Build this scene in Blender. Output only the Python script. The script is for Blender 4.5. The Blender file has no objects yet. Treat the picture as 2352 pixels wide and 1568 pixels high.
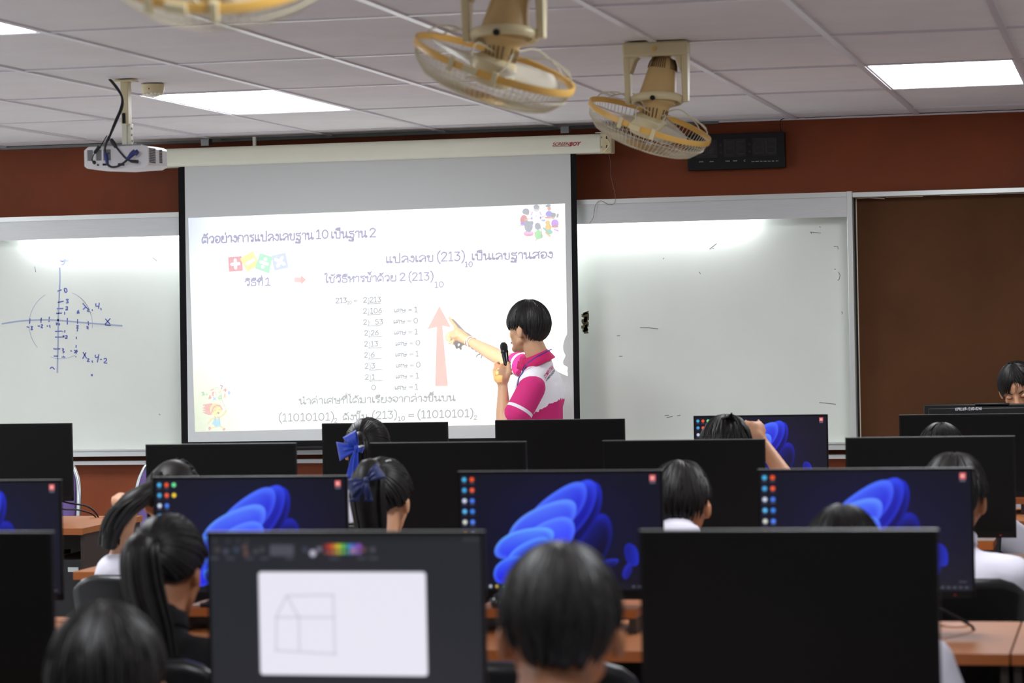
import bpy, bmesh, math, random
import numpy as np
from mathutils import Vector, Matrix, noise, Quaternion
from mathutils.bvhtree import BVHTree

random.seed(11)
SC = bpy.context.scene
COL = SC.collection
PI = math.pi

# ---------------------------------------------------------------- camera, exposure, world, lamps
EYE = 1.56
CEIL = 2.512
FPX = 6211.0
YAW, PITCH, ROLL = 0.2259, -0.0092, -0.0206
_cy, _sy = math.cos(YAW), math.sin(YAW)
_cp, _sp = math.cos(PITCH), math.sin(PITCH)
_cr, _sr = math.cos(ROLL), math.sin(ROLL)
CF = Vector((-_sy * _cp, _cy * _cp, _sp))
_rt = Vector((_cy, _sy, 0)); _up = _rt.cross(CF)
CR = _rt * _cr + _up * _sr
CU = _up * _cr - _rt * _sr
CAMPOS = Vector((0, 0, EYE))
cam_d = bpy.data.cameras.new('camera'); cam = bpy.data.objects.new('camera', cam_d); COL.objects.link(cam)
_m = Matrix.Identity(4)
for _k in range(3):
    _m[_k][0] = CR[_k]; _m[_k][1] = CU[_k]; _m[_k][2] = -CF[_k]; _m[_k][3] = CAMPOS[_k]
cam.matrix_world = _m
cam_d.sensor_width = 36.0; cam_d.lens = FPX / 2352 * 36.0
cam_d.clip_start = 0.05; cam_d.clip_end = 60
cam_d.dof.use_dof = True; cam_d.dof.focus_distance = 13.2; cam_d.dof.aperture_fstop = 4.9
SC.camera = cam
SC.view_settings.view_transform = 'Standard'
SC.view_settings.look = 'None'
SC.view_settings.exposure = 0.0
SC.view_settings.gamma = 1.0
SC.view_settings.use_curve_mapping = False
wd = bpy.data.worlds.new('world'); SC.world = wd; wd.use_nodes = True
wd.node_tree.nodes['Background'].inputs[0].default_value = (0.75, 0.85, 1.0, 1)
wd.node_tree.nodes['Background'].inputs[1].default_value = 0.05

PANEL_POWER = 20.0      # emission of the ceiling light diffusers
TUBE_POWER = 45.0      # emission of the tubes under the whiteboard rail
PROJ_POWER = 640.0     # projector lamp
PROJ_POS = Vector((-3.755, 10.10, 2.215))
SCREEN_Y = 13.2
WALL_Y = 13.42

def ray(px, py):
    return CF + CR * ((px - 1176) / FPX) - CU * ((py - 784) / FPX)
def at_y(px, py, Y):
    d = ray(px, py); return CAMPOS + d * (Y / d.y)
def at_z(px, py, Z):
    d = ray(px, py); return CAMPOS + d * ((Z - EYE) / d.z)

# ---------------------------------------------------------------- materials
def lin(c):
    return tuple(((v / 255) / 12.92 if v / 255 <= 0.04045 else ((v / 255 + 0.055) / 1.055) ** 2.4) for v in c)

MATS = {}
def mat(name, rgb, rough=0.5, metal=0.0, var=0.0, scale=8.0, bump=0.0, bscale=60.0, stretch=None, spec=0.5, sheen=0.0, trans=0.0):
    if name in MATS: return MATS[name]
    m = bpy.data.materials.new(name); m.use_nodes = True
    nt = m.node_tree; b = nt.nodes['Principled BSDF']
    c = lin(rgb)
    b.inputs['Base Color'].default_value = (*c, 1)
    b.inputs['Roughness'].default_value = rough
    b.inputs['Metallic'].default_value = metal
    b.inputs['Specular IOR Level'].default_value = spec
    if sheen: b.inputs['Sheen Weight'].default_value = sheen
    if trans: b.inputs['Transmission Weight'].default_value = trans
    tc = nt.nodes.new('ShaderNodeTexCoord')
    src = tc.outputs['Object']
    if stretch:
        mp = nt.nodes.new('ShaderNodeMapping'); mp.inputs['Scale'].default_value = stretch
        nt.links.new(src, mp.inputs['Vector']); src = mp.outputs['Vector']
    if var:
        n = nt.nodes.new('ShaderNodeTexNoise'); n.inputs['Scale'].default_value = scale; n.inputs['Detail'].default_value = 4
        nt.links.new(src, n.inputs['Vector'])
        r = nt.nodes.new('ShaderNodeValToRGB')
        r.color_ramp.elements[0].position = 0.3; r.color_ramp.elements[1].position = 0.7
        r.color_ramp.elements[0].color = (*[max(0, v * (1 - var)) for v in c], 1)
        r.color_ramp.elements[1].color = (*[min(1, v * (1 + var)) for v in c], 1)
        nt.links.new(n.outputs['Fac'], r.inputs['Fac']); nt.links.new(r.outputs['Color'], b.inputs['Base Color'])
    if bump:
        n2 = nt.nodes.new('ShaderNodeTexNoise'); n2.inputs['Scale'].default_value = bscale; n2.inputs['Detail'].default_value = 3
        nt.links.new(src, n2.inputs['Vector'])
        bp = nt.nodes.new('ShaderNodeBump'); bp.inputs['Strength'].default_value = bump; bp.inputs['Distance'].default_value = 0.01
        nt.links.new(n2.outputs['Fac'], bp.inputs['Height']); nt.links.new(bp.outputs['Normal'], b.inputs['Normal'])
    MATS[name] = m
    return m

def emit(name, rgb, power):
    if name in MATS: return MATS[name]
    m = bpy.data.materials.new(name); m.use_nodes = True; nt = m.node_tree
    for n in list(nt.nodes):
        if n.type == 'BSDF_PRINCIPLED': nt.nodes.remove(n)
    e = nt.nodes.new('ShaderNodeEmission'); e.inputs[0].default_value = (*lin(rgb), 1); e.inputs[1].default_value = power
    nt.links.new(e.outputs[0], nt.nodes['Material Output'].inputs[0])
    MATS[name] = m
    return m

def bands(name, rgb_a, rgb_b, rough, field):
    """two colours of cloth told apart by a sewn or printed seam: field(nt, xyz separate node) returns a 0/1 socket"""
    m = bpy.data.materials.new(name); m.use_nodes = True; nt = m.node_tree; b = nt.nodes['Principled BSDF']
    tc = nt.nodes.new('ShaderNodeTexCoord'); sx = nt.nodes.new('ShaderNodeSeparateXYZ')
    nt.links.new(tc.outputs['Object'], sx.inputs[0])
    f = field(nt, sx, tc)
    mx = nt.nodes.new('ShaderNodeMix'); mx.data_type = 'RGBA'
    mx.inputs[6].default_value = (*lin(rgb_a), 1); mx.inputs[7].default_value = (*lin(rgb_b), 1)
    nt.links.new(f, mx.inputs[0]); nt.links.new(mx.outputs[2], b.inputs['Base Color'])
    b.inputs['Roughness'].default_value = rough
    return m

def mth(nt, op, a, b=None, clamp=False):
    n = nt.nodes.new('ShaderNodeMath'); n.operation = op; n.use_clamp = clamp
    for i, v in enumerate((a, b)):
        if v is None: continue
        if isinstance(v, (int, float)): n.inputs[i].default_value = v
        else: nt.links.new(v, n.inputs[i])
    return n.outputs[0]

# ---------------------------------------------------------------- objects
def tag(o, label=None, cat=None, group=None, kind=None):
    if label: o['label'] = label
    if cat: o['category'] = cat
    if group: o['group'] = group
    if kind: o['kind'] = kind
    return o

def thing(name, label, cat, loc=(0, 0, 0), rz=0.0, group=None):
    o = bpy.data.objects.new(name, None); COL.objects.link(o)
    o.location = loc; o.rotation_euler = (0, 0, rz); o.empty_display_size = 0.05
    return tag(o, label, cat, group)

def base_of(o):
    v = Vector((0, 0, 0))
    while o is not None:
        v += Vector(o.location); o = o.parent
    return v

def copy_tree(o, parent=None):
    c = o.copy(); COL.objects.link(c)
    if parent: c.parent = parent
    for ch in list(o.children): copy_tree(ch, c)
    return c

class MB:
    def __init__(s):
        s.v = []; s.f = []
    def add(s, vs, fs):
        k = len(s.v); s.v += [Vector(p) for p in vs]; s.f += [tuple(i + k for i in f) for f in fs]
        return s
    def box(s, c, d, m=None):
        c = Vector(c); h = Vector(d) / 2
        vs = [Vector((x * h.x, y * h.y, z * h.z)) for x in (-1, 1) for y in (-1, 1) for z in (-1, 1)]
        if m is not None: vs = [m @ p for p in vs]
        return s.add([c + p for p in vs], [(0, 1, 3, 2), (4, 6, 7, 5), (0, 4, 5, 1), (2, 3, 7, 6), (0, 2, 6, 4), (1, 5, 7, 3)])
    def box2(s, a, b):
        a = Vector(a); b = Vector(b)
        return s.box((a + b) / 2, (abs(b.x - a.x), abs(b.y - a.y), abs(b.z - a.z)))
    def hexa(s, front, back):
        """front and back: four corners each in the same order"""
        return s.add(list(front) + list(back), [(0, 1, 2, 3), (7, 6, 5, 4), (0, 4, 5, 1), (1, 5, 6, 2), (2, 6, 7, 3), (3, 7, 4, 0)])
    def tube(s, pts, r, n=8, cap=True, flat=1.0, up=None):
        pts = [Vector(p) for p in pts]
        if not isinstance(r, (list, tuple)): r = [r] * len(pts)
        k = len(s.v); prev = None
        for i, p in enumerate(pts):
            t = (pts[min(i + 1, len(pts) - 1)] - pts[max(i - 1, 0)])
            if t.length < 1e-9: t = Vector((0, 0, 1))
            t.normalize()
            if prev is None:
                a = Vector(up) if up is not None else (Vector((0, 0, 1)) if abs(t.z) < 0.9 else Vector((1, 0, 0)))
            else: a = prev
            x = a - t * a.dot(t)
            if x.length < 1e-6: x = t.orthogonal()
            x.normalize(); y = t.cross(x); prev = x
            for j in range(n):
                an = 2 * PI * j / n
                s.v.append(p + (x * math.cos(an) * flat + y * math.sin(an)) * r[i])
        for i in range(len(pts) - 1):
            for j in range(n):
                a = k + i * n + j; b = k + i * n + (j + 1) % n
                s.f.append((a, b, b + n, a + n))
        if cap:
            s.f.append(tuple(k + j for j in reversed(range(n))))
            e = k + (len(pts) - 1) * n
            s.f.append(tuple(e + j for j in range(n)))
        return s
    def cyl(s, p0, p1, r0, r1=None, n=24):
        return s.tube([p0, p1], [r0, r0 if r1 is None else r1], n)
    def ring(s, c, nrm, R, r, n=48, k=8, sq=1.0):
        c = Vector(c); nrm = Vector(nrm).normalized(); a = nrm.orthogonal().normalized(); b = nrm.cross(a)
        o = len(s.v)
        for i in range(n):
            t = 2 * PI * i / n; d = a * math.cos(t) + b * math.sin(t)
            for j in range(k):
                q = 2 * PI * j / k
                s.v.append(c + d * (R + r * math.cos(q)) + nrm * (r * sq * math.sin(q)))
        for i in range(n):
            for j in range(k):
                s.f.append((o + i * k + j, o + ((i + 1) % n) * k + j, o + ((i + 1) % n) * k + (j + 1) % k, o + i * k + (j + 1) % k))
        return s
    def lathe(s, prof, c=(0, 0, 0), axis=(0, 0, 1), n=32):
        c = Vector(c); ax = Vector(axis).normalized(); a = ax.orthogonal().normalized(); b = ax.cross(a)
        o = len(s.v); m = len(prof)
        for i in range(n):
            t = 2 * PI * i / n; d = a * math.cos(t) + b * math.sin(t)
            for (r, z) in prof: s.v.append(c + d * r + ax * z)
        for i in range(n):
            for j in range(m - 1):
                s.f.append((o + i * m + j, o + ((i + 1) % n) * m + j, o + ((i + 1) % n) * m + j + 1, o + i * m + j + 1))
        return s
    def ball(s, c, r, n=16, m=None):
        c = Vector(c); r = Vector((r, r, r)) if isinstance(r, (int, float)) else Vector(r)
        h = n // 2; o = len(s.v)
        def P(th, ph):
            p = Vector((math.sin(th) * math.cos(ph) * r.x, math.sin(th) * math.sin(ph) * r.y, math.cos(th) * r.z))
            return c + (m @ p if m is not None else p)
        s.v.append(P(0, 0))
        for i in range(1, h):
            for j in range(n): s.v.append(P(PI * i / h, 2 * PI * j / n))
        s.v.append(P(PI, 0)); e = len(s.v) - 1
        for j in range(n): s.f.append((o, o + 1 + j, o + 1 + (j + 1) % n))
        for i in range(h - 2):
            for j in range(n):
                a = o + 1 + i * n
                s.f.append((a + j, a + n + j, a + n + (j + 1) % n, a + (j + 1) % n))
        a = o + 1 + (h - 2) * n
        for j in range(n): s.f.append((a + j, e, a + (j + 1) % n))
        return s
    def capsule(s, p0, p1, r0, r1, n=14):
        p0 = Vector(p0); p1 = Vector(p1); t = (p1 - p0)
        if t.length < 1e-6: return s.ball(p0, r0, n)
        t.normalize(); P = []; Rr = []
        for k in range(5):
            a = PI / 2 * k / 4
            P.append(p0 - t * r0 * math.cos(a) * 1.0); Rr.append(max(1e-4, r0 * math.sin(a)))
        for k in range(5):
            a = PI / 2 * k / 4
            P.append(p1 + t * r1 * math.sin(a)); Rr.append(max(1e-4, r1 * math.cos(a)))
        return s.tube(P, Rr, n)
    def ribbon(s, pts, w, nrm, th=0.0006):
        """a thin flat stroke lying on a surface with normal nrm"""
        pts = [Vector(p) for p in pts]; nrm = Vector(nrm).normalized(); o = len(s.v)
        for i, p in enumerate(pts):
            t = pts[min(i + 1, len(pts) - 1)] - pts[max(i - 1, 0)]
            if t.length < 1e-9: t = Vector((1, 0, 0))
            sd = nrm.cross(t).normalized() * w / 2
            s.v += [p - sd, p + sd, p + sd + nrm * th, p - sd + nrm * th]
        for i in range(len(pts) - 1):
            a = o + i * 4
            for j in range(4): s.f.append((a + j, a + (j + 1) % 4, a + 4 + (j + 1) % 4, a + 4 + j))
        s.f += [(o + 3, o + 2, o + 1, o), tuple(o + (len(pts) - 1) * 4 + j for j in range(4))]
        return s
    def xf(s, M):
        s.v = [M @ p for p in s.v]; return s
    def build(s, name, material, parent=None, world=False, smooth=True, bevel=0.0, sub=0, solid=0.0, angle=40):
        me = bpy.data.meshes.new(name)
        off = base_of(parent) if (world and parent is not None) else Vector((0, 0, 0))
        me.from_pydata([tuple(p - off) for p in s.v], [], s.f); me.update()
        bm = bmesh.new(); bm.from_mesh(me); bmesh.ops.recalc_face_normals(bm, faces=bm.faces); bm.to_mesh(me); bm.free()
        if isinstance(material, (list, tuple)):
            for mm in material: me.materials.append(mm)
        elif material: me.materials.append(material)
        o = bpy.data.objects.new(name, me); COL.objects.link(o)
        if parent is not None: o.parent = parent
        if smooth:
            me.shade_smooth()
            try: me.set_sharp_from_angle(angle=math.radians(angle))
            except Exception: pass
        if solid:
            md = o.modifiers.new('thick', 'SOLIDIFY'); md.thickness = solid; md.offset = 0
        if bevel:
            md = o.modifiers.new('bevel', 'BEVEL'); md.width = bevel; md.segments = 2; md.limit_method = 'ANGLE'
            md.harden_normals = False
        if sub:
            md = o.modifiers.new('sub', 'SUBSURF'); md.levels = sub; md.render_levels = sub
        return o

def structure(o):
    o['kind'] = 'structure'; return o

def blob_mesh(mb, voxel=0.01, smooth=6, name='body'):
    """one continuous skin grown over overlapping shapes"""
    me = bpy.data.meshes.new('tmp'); me.from_pydata([tuple(p) for p in mb.v], [], mb.f); me.update()
    bm = bmesh.new(); bm.from_mesh(me); bmesh.ops.recalc_face_normals(bm, faces=bm.faces); bm.to_mesh(me); bm.free()
    o = bpy.data.objects.new('tmp', me); COL.objects.link(o)
    r = o.modifiers.new('r', 'REMESH'); r.mode = 'VOXEL'; r.voxel_size = voxel; r.use_smooth_shade = True
    if smooth:
        sm = o.modifiers.new('s', 'SMOOTH'); sm.factor = 0.5; sm.iterations = smooth
    dg = bpy.context.evaluated_depsgraph_get()
    out = bpy.data.meshes.new_from_object(o.evaluated_get(dg))
    out.name = name
    bpy.data.objects.remove(o); bpy.data.meshes.remove(me)
    out.shade_smooth()
    return out

def mesh_obj(name, me, material, parent=None):
    me.materials.clear(); me.materials.append(material)
    o = bpy.data.objects.new(name, me); COL.objects.link(o)
    if parent is not None: o.parent = parent
    return o

def text_mesh(txt, size, shear=0.0, bold=0.0, depth=0.0):
    cu = bpy.data.curves.new('t', 'FONT'); cu.body = txt; cu.size = size; cu.shear = shear; cu.offset = bold; cu.extrude = depth
    cu.resolution_u = 3
    o = bpy.data.objects.new('t', cu); COL.objects.link(o)
    dg = bpy.context.evaluated_depsgraph_get()
    me = bpy.data.meshes.new_from_object(o.evaluated_get(dg))
    bpy.data.objects.remove(o); bpy.data.curves.remove(cu)
    vs = [v.co.copy() for v in me.vertices]; fs = [tuple(p.vertices) for p in me.polygons]
    bpy.data.meshes.remove(me)
    return vs, fs

def text_on(mb, txt, p0, p1, nrm, height=None, shear=0.0, bold=0.0, lift=0.0008):
    """lettering with its baseline from p0 to p1 on a flat face with outward normal nrm"""
    vs, fs = text_mesh(txt, 1.0, shear, bold)
    x0 = min(v.x for v in vs); x1 = max(v.x for v in vs)
    p0 = Vector(p0); p1 = Vector(p1); L = (p1 - p0).length; sx = L / (x1 - x0)
    ex = (p1 - p0).normalized(); n = Vector(nrm).normalized(); ey = n.cross(ex).normalized()
    ymax = max(v.y for v in vs); sy = sx if height is None else height / ymax
    mb.add([p0 + ex * ((v.x - x0) * sx) + ey * (v.y * sy) + n * lift for v in vs], fs)
    return mb

def spline(pts, k=5, closed=False):
    pts = [Vector(p) for p in pts]
    if len(pts) < 3: return pts
    out = []
    n = len(pts)
    for i in range(n - (0 if closed else 1)):
        a = pts[(i - 1) % n] if (closed or i > 0) else pts[0]
        b = pts[i]; c = pts[(i + 1) % n]
        d = pts[(i + 2) % n] if (closed or i + 2 < n) else c
        for q in range(k):
            t = q / k
            out.append(0.5 * ((2 * b) + (c - a) * t + (2 * a - 5 * b + 4 * c - d) * t * t + (3 * b - a - 3 * c + d) * t ** 3))
    out.append(pts[0] if closed else pts[-1])
    return out

# ---------------------------------------------------------------- shared materials
M_wall = mat('brown_wall_paint', (126, 55, 12), 0.7, var=0.16, scale=2.2, bump=0.05, bscale=90)
M_wall_side = mat('side_wall_paint', (226, 226, 226), 0.8, var=0.03, scale=3)
M_floor = mat('floor_tile', (206, 206, 206), 0.35, var=0.06, scale=3)
M_ceil = mat('ceiling_board', (226, 222, 222), 0.85, var=0.03, scale=5, bump=0.04, bscale=220)
M_tbar = mat('white_tee_bar', (226, 222, 228), 0.28, spec=0.6)
M_alu = mat('brushed_aluminium', (206, 208, 208), 0.42, metal=0.2, var=0.05, scale=6, stretch=(1, 1, 60))
M_alu_light = mat('anodised_edge', (214, 217, 214), 0.35, metal=0.4)
M_angle = mat('grey_metal_angle', (120, 122, 122), 0.45, metal=0.5)
M_wboard = mat('whiteboard_enamel', (221, 225, 217), 0.3, var=0.035, scale=1.6, bump=0.012, bscale=3.0, spec=0.45)
M_ink = mat('blue_marker_ink', (98, 106, 176), 0.6)
M_ink_pale = mat('faded_marker_ink', (160, 170, 196), 0.7)
M_ink_dark = mat('dark_marker_ink', (120, 122, 134), 0.6)
M_fabric = mat('matt_screen_fabric', (214, 217, 215), 0.9, spec=0.1)
M_black_matt = mat('black_cloth_border', (20, 20, 23), 0.85, spec=0.2)
M_cream = mat('cream_enamel', (242, 242, 222), 0.35, var=0.02, scale=3)
M_cream_plastic = mat('yellowed_cream_plastic', (226, 214, 172), 0.4, var=0.05, scale=9)
M_dark = mat('dark_gap', (22, 20, 18), 0.8)
M_steel = mat('zinc_steel', (150, 152, 152), 0.35, metal=0.9)
M_red_ink = mat('red_print', (170, 28, 34), 0.5)
M_pin = mat('brown_felt', (88, 58, 38), 0.95, var=0.14, scale=2.4, bump=0.1, bscale=400, spec=0.1)
M_edge_strip = mat('cream_edging', (222, 206, 188), 0.6)
M_black_plastic = mat('black_plastic', (13, 13, 15), 0.4, spec=.35)
M_black_gloss = mat('smoked_glass', (16, 17, 20), 0.12)
M_white_print = mat('white_print', (206, 210, 214), 0.6)
M_panel = emit('lit_diffuser', (246, 250, 255), PANEL_POWER)
M_tube = emit('lit_tube', (246, 250, 255), TUBE_POWER)

# ---------------------------------------------------------------- the room
GX0, GY0 = -3.4177, 7.0247           # ceiling grid: 0.6 m across, 1.2 m deep
RX0, RX1, RY0 = -7.3, 2.2, -6.2
structure(MB().box2((RX0, RY0, -0.1), (RX1, WALL_Y + .1, 0)).build('floor', M_floor, smooth=False))
structure(MB().box2((RX0, WALL_Y, 0), (RX1, WALL_Y + 0.1, CEIL + 0.1)).build('wall_front', M_wall, smooth=False))
structure(MB().box2((RX0 - 0.1, RY0, 0), (RX0, WALL_Y + .1, CEIL + 0.1)).build('wall_left', M_wall_side, smooth=False))
structure(MB().box2((RX1, RY0, 0), (RX1 + 0.1, WALL_Y + .1, CEIL + 0.1)).build('wall_right', M_wall_side, smooth=False))
structure(MB().box2((RX0, RY0 - 0.1, 0), (RX1, RY0, CEIL + 0.1)).build('wall_back', M_wall_side, smooth=False))
light_cells = [(i, j) for j in (3, 0, -3) for i in (-6, -1, 4) if not (j == -3 and i == -6)]
ceil_mb = MB(); bars = MB()
i_lo, i_hi = int((RX0 - GX0) / .6) - 1, int((RX1 - GX0) / .6) + 1
j_lo, j_hi = int((RY0 - GY0) / 1.2) - 1, 5
rnd = random.Random(3)
for i in range(i_lo, i_hi):
    for j in range(j_lo, j_hi + 1):
        x0, x1 = max(RX0, GX0 + .6 * i), min(RX1, GX0 + .6 * (i + 1))
        y0, y1 = max(RY0, GY0 + 1.2 * j), min(WALL_Y, GY0 + 1.2 * (j + 1))
        if x1 <= x0 + .01 or y1 <= y0 + .01: continue
        if (i, j) in light_cells: continue
        dz = rnd.uniform(0.0015, 0.006)
        ceil_mb.box2((x0 + .002, y0 + .002, CEIL + dz), (x1 - .002, y1 - .002, CEIL + .02))
ceiling = structure(ceil_mb.build('ceiling', M_ceil, smooth=False))
for i in range(i_lo, i_hi + 1):
    x = GX0 + .6 * i
    if RX0 < x < RX1: bars.box2((x - .0125, RY0, CEIL - .0035), (x + .0125, WALL_Y - .03, CEIL + .03))
for j in range(j_lo, j_hi + 1):
    y = GY0 + 1.2 * j
    if RY0 < y < WALL_Y: bars.box2((RX0, y - .011, CEIL - .002), (RX1, y + .011, CEIL + .028))
bars.build('tee_bar_grid', M_tbar, ceiling, smooth=False)
structure(MB().box2((RX0, RY0, CEIL + .021), (RX1, WALL_Y + .1, CEIL + .06)).build('ceiling', M_dark, smooth=False))
# wall angle under the ceiling boards: bright over the right part, a heavier grey rail over the screen
structure(MB().box2((RX0, WALL_Y - .03, CEIL - .012), (-2.0, WALL_Y, CEIL + .002)).build('trim_1', M_angle, smooth=False))
structure(MB().box2((-2.0, WALL_Y - .022, CEIL - .006), (RX1, WALL_Y, CEIL + .002)).build('trim_2', M_tbar, smooth=False))

LIGHT_LABELS = {(-1, 3): 'lit white ceiling panel left of centre, just in front of the projection screen',
                (4, 3): 'lit white ceiling panel at the right, beyond the hanging fans',
                (-1, 0): 'lit white ceiling panel cut off by the left edge of the photo'}
def make_ceiling_light(i, j, label):
    t = thing('ceiling_light', label, 'ceiling light', (GX0 + .6 * i + .3, GY0 + 1.2 * j + .6, CEIL), group='recessed ceiling lights')
    f = MB()
    for s in (-1, 1):
        f.box((s * .283, 0, .01), (.012, 1.178, .02)); f.box((0, s * .583, .01), (.578, .012, .02))
    f.build('frame', M_tbar, t, smooth=False)
    MB().add([(-.277, -.577, .006), (-.277, .577, .006), (.277, .577, .006), (.277, -.577, .006)], [(0, 1, 2, 3)]).build('diffuser', M_panel, t, smooth=False)
    return t
for (i, j) in light_cells:
    make_ceiling_light(i, j, LIGHT_LABELS.get((i, j), 'recessed ceiling light further back in the room'))

# ---------------------------------------------------------------- projection screen
SY = SCREEN_Y
def quad_plate(mb, pxs, y0, y1):
    """plate whose front outline is given on the plane y0 by four picture points, y1 behind"""
    fr = [at_y(px, py, y0) for px, py in pxs]
    mb.hexa(fr, [Vector((p.x, y1, p.z)) for p in fr]); return mb
scr = thing('projection_screen', 'pull-down projection screen with black border showing a bright slide, cream case above', 'projection screen', (-3.78, SY, 2.3))
inner = [(424, 381), (1310, 352), (1319, 1003), (432, 1015)]
outer = [(409, 385), (1323, 352), (1333, 1018), (417, 1033)]
I = [at_y(px, py, SY) for px, py in inner]; O = [at_y(px, py, SY) for px, py in outer]
fab = MB(); NX, NZ = 24, 24
for a in range(NZ + 1):
    for b in range(NX + 1):
        u, w = b / NX, a / NZ
        fab.v.append(I[0].lerp(I[1], u).lerp(I[3].lerp(I[2], u), w))
for a in range(NZ):
    for b in range(NX):
        k = a * (NX + 1) + b; fab.f.append((k, k + 1, k + NX + 2, k + NX + 1))
fab.build('screen_fabric', M_fabric, scr, world=True)
def border(name, q):
    MB().hexa(q, [p + Vector((0, .003, 0)) for p in q]).build(name, M_black_matt, scr, world=True, smooth=False)
border('border_left', [O[0], I[0], I[3], O[3]])
border('border_right', [I[1], O[1], O[2], I[2]])
border('border_bottom', [I[3], I[2], O[2], O[3]])
MB().cyl(at_y(414, 1033, SY), at_y(1335, 1018, SY), .012).build('weight_bar', M_black_plastic, scr, world=True)
# case: picture outline (front face), D-shaped section
cl = at_y(335, 364, SY - .03); crr = at_y(1378, 328.5, SY - .03)
case = MB(); prof = []
h = 0.047
for k in range(17):
    a = PI * k / 16
    prof.append((-math.sin(a) ** .5 * .045 if 0 < k < 16 else 0, h * math.cos(a)))
prof = [(.075, h), (.0, h), (-.03, h), (-.04, h * .86), (-.045, h * .5), (-.045, -h * .5), (-.04, -h * .86), (-.03, -h), (.0, -h), (.0, -h), (.075, -h)]
for p in (cl, crr):
    for (y, z) in prof: case.v.append(Vector((p.x, SY - .03 + .045 + y, p.z + z)))
n = len(prof)
for k in range(n): case.f.append((k, (k + 1) % n, n + (k + 1) % n, n + k))
case.f += [tuple(range(n)), tuple(n + k for k in reversed(range(n)))]
case.build('case', M_cream, scr, world=True, angle=50)
fy = SY - .031
text_on(lg := MB(), 'SCREEN', at_y(1269, 334.6, fy), at_y(1309, 333.4, fy), (0, -1, 0), shear=.35, bold=.012, height=.0155)
text_on(lg, 'BOY', at_y(1307.5, 334.8, fy), at_y(1335, 334, fy), (0, -1, 0), shear=.35, bold=.03, height=.019)
lg.add(*(lambda q: (q + [p + Vector((0, -.0006, 0)) for p in q], [(0, 1, 2, 3), (7, 6, 5, 4)]))([at_y(1269, 336.2, fy), at_y(1312, 335, fy), at_y(1312, 336, fy), at_y(1269, 337, fy)]))
lg.build('brand_lettering', M_red_ink, scr, world=True, smooth=False)
for s, p in ((1, crr), (-1, cl)):
    e = MB().box((p.x + s * .028, SY + .02, p.z), (.058, .1, .1)).build('end_cap', M_cream_plastic, scr, world=True, bevel=.007)
    if s > 0:
        for dz in (.022, -.022):
            kh = MB(); kh.cyl((p.x + .034, SY - .031, p.z + dz), (p.x + .034, SY - .0305 - .0015, p.z + dz), .005, n=12)
            kh.cyl((p.x + .034, SY - .031, p.z + dz + .009), (p.x + .034, SY - .0325, p.z + dz + .009), .0028, n=10)
            kh.build('keyhole', M_dark, e, world=True)
        for dz in (.028, -.02): MB().cyl((p.x + .008, SY - .031, p.z + dz), (p.x + .008, SY - .034, p.z + dz), .0042, n=10).build('screw', M_steel, e, world=True)
        MB().tube(spline([(p.x + .03, SY - .034, p.z + .018), (p.x + .048, SY - .06, p.z + .006), (p.x + .054, SY - .06, p.z - .012), (p.x + .03, SY - .045, p.z - .036), (p.x + .018, SY - .034, p.z - .04)], 5), .004, 8).build('hook', M_cream_plastic, e, world=True)
for px, py in ((475, 326), (1300, 297)):
    q = at_y(px, py, SY + .06)
    MB().box((q.x, SY + .06, q.z), (.042, .05, .028)).box((q.x, SY + .03, q.z - .006), (.042, .006, .03)).build('hanging_bracket', M_steel, scr, world=True, smooth=False)
q = at_y(585, 328, SY + .05)
MB().box2((q.x - .008, SY + .04, q.z - .03), (q.x + .008, SY + .056, CEIL - .003)).build('hanging_rod', M_cream, scr, world=True, smooth=False)
# flap of loose sheet above the right end
MB().box(at_y(1385, 305, SY), (.07, .05, .004)).build('bracket_plate', M_alu_light, scr, world=True, smooth=False)
cd = [(925, 237), (950, 340), (955, 480), (975, 580), (1000, 690), (1000, 765), (975, 795), (925, 797), (880, 770), (840, 757), (800, 785), (780, 840), (768, 930), (725, 1005)]
cdp = [at_y(1200 + a / 4.704, 300 + b / 4.704, 13.255) for a, b in cd]
tag(MB().tube(spline(cdp, 4), .0011, 6).build('pull_cord', mat('thin_cord', (120, 100, 92), .7)), 'thin loose cord dangling from the right end of the screen case', 'cord')

# ---------------------------------------------------------------- whiteboard with lit top rail
BY = 13.385                     # enamel face
RAILY = 13.27
def seg(px, py, Y): return at_y(px, py, Y)
zt = at_y(1400, 457, RAILY).z; zb = at_y(1400, 513, RAILY).z
xr0 = at_y(1945, 480, RAILY).x; xr1 = at_y(1958, 480, RAILY).x
zbot = at_y(1910, 1012, BY).z; ztray = at_y(1915, 1031, 13.3).z
XL = -6.6
wb = thing('whiteboard', 'long whiteboard behind the screen with aluminium rail, blue marker sketch at left', 'whiteboard', (-3.9, WALL_Y, .9))
MB().box2((XL, BY, ztray), (xr0 + .01, WALL_Y - .002, zt - .01)).build('writing_surface', M_wboard, wb, world=True, smooth=False)
rl = MB().box2((XL, RAILY, zb), (xr0, RAILY + .004, zt)).box2((XL, RAILY, zt - .004), (xr0, WALL_Y - .003, zt))
rl.build('top_rail', M_alu, wb, world=True, smooth=False)
MB().box2((XL, RAILY - .006, zt - .024), (xr0, RAILY - .0005, zt)).build('rail_lip', M_alu_light, wb, world=True, smooth=False)
MB().box2((xr0, RAILY - .008, ztray - .004), (xr1, WALL_Y - .003, zt + .003)).build('side_frame', M_alu_light, wb, world=True, bevel=.003)
MB().box2((XL, 13.30, ztray - .004), (xr0, WALL_Y - .003, ztray + .032)).box2((XL, 13.29, ztray + .026), (xr0, 13.3, ztray + .034)).build('pen_tray', M_alu_light, wb, world=True, smooth=False)
MB().box2((XL, 13.34, ztray - .05), (xr0, WALL_Y - .003, ztray - .03)).build('lower_rail', M_alu, wb, world=True, smooth=False)
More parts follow.
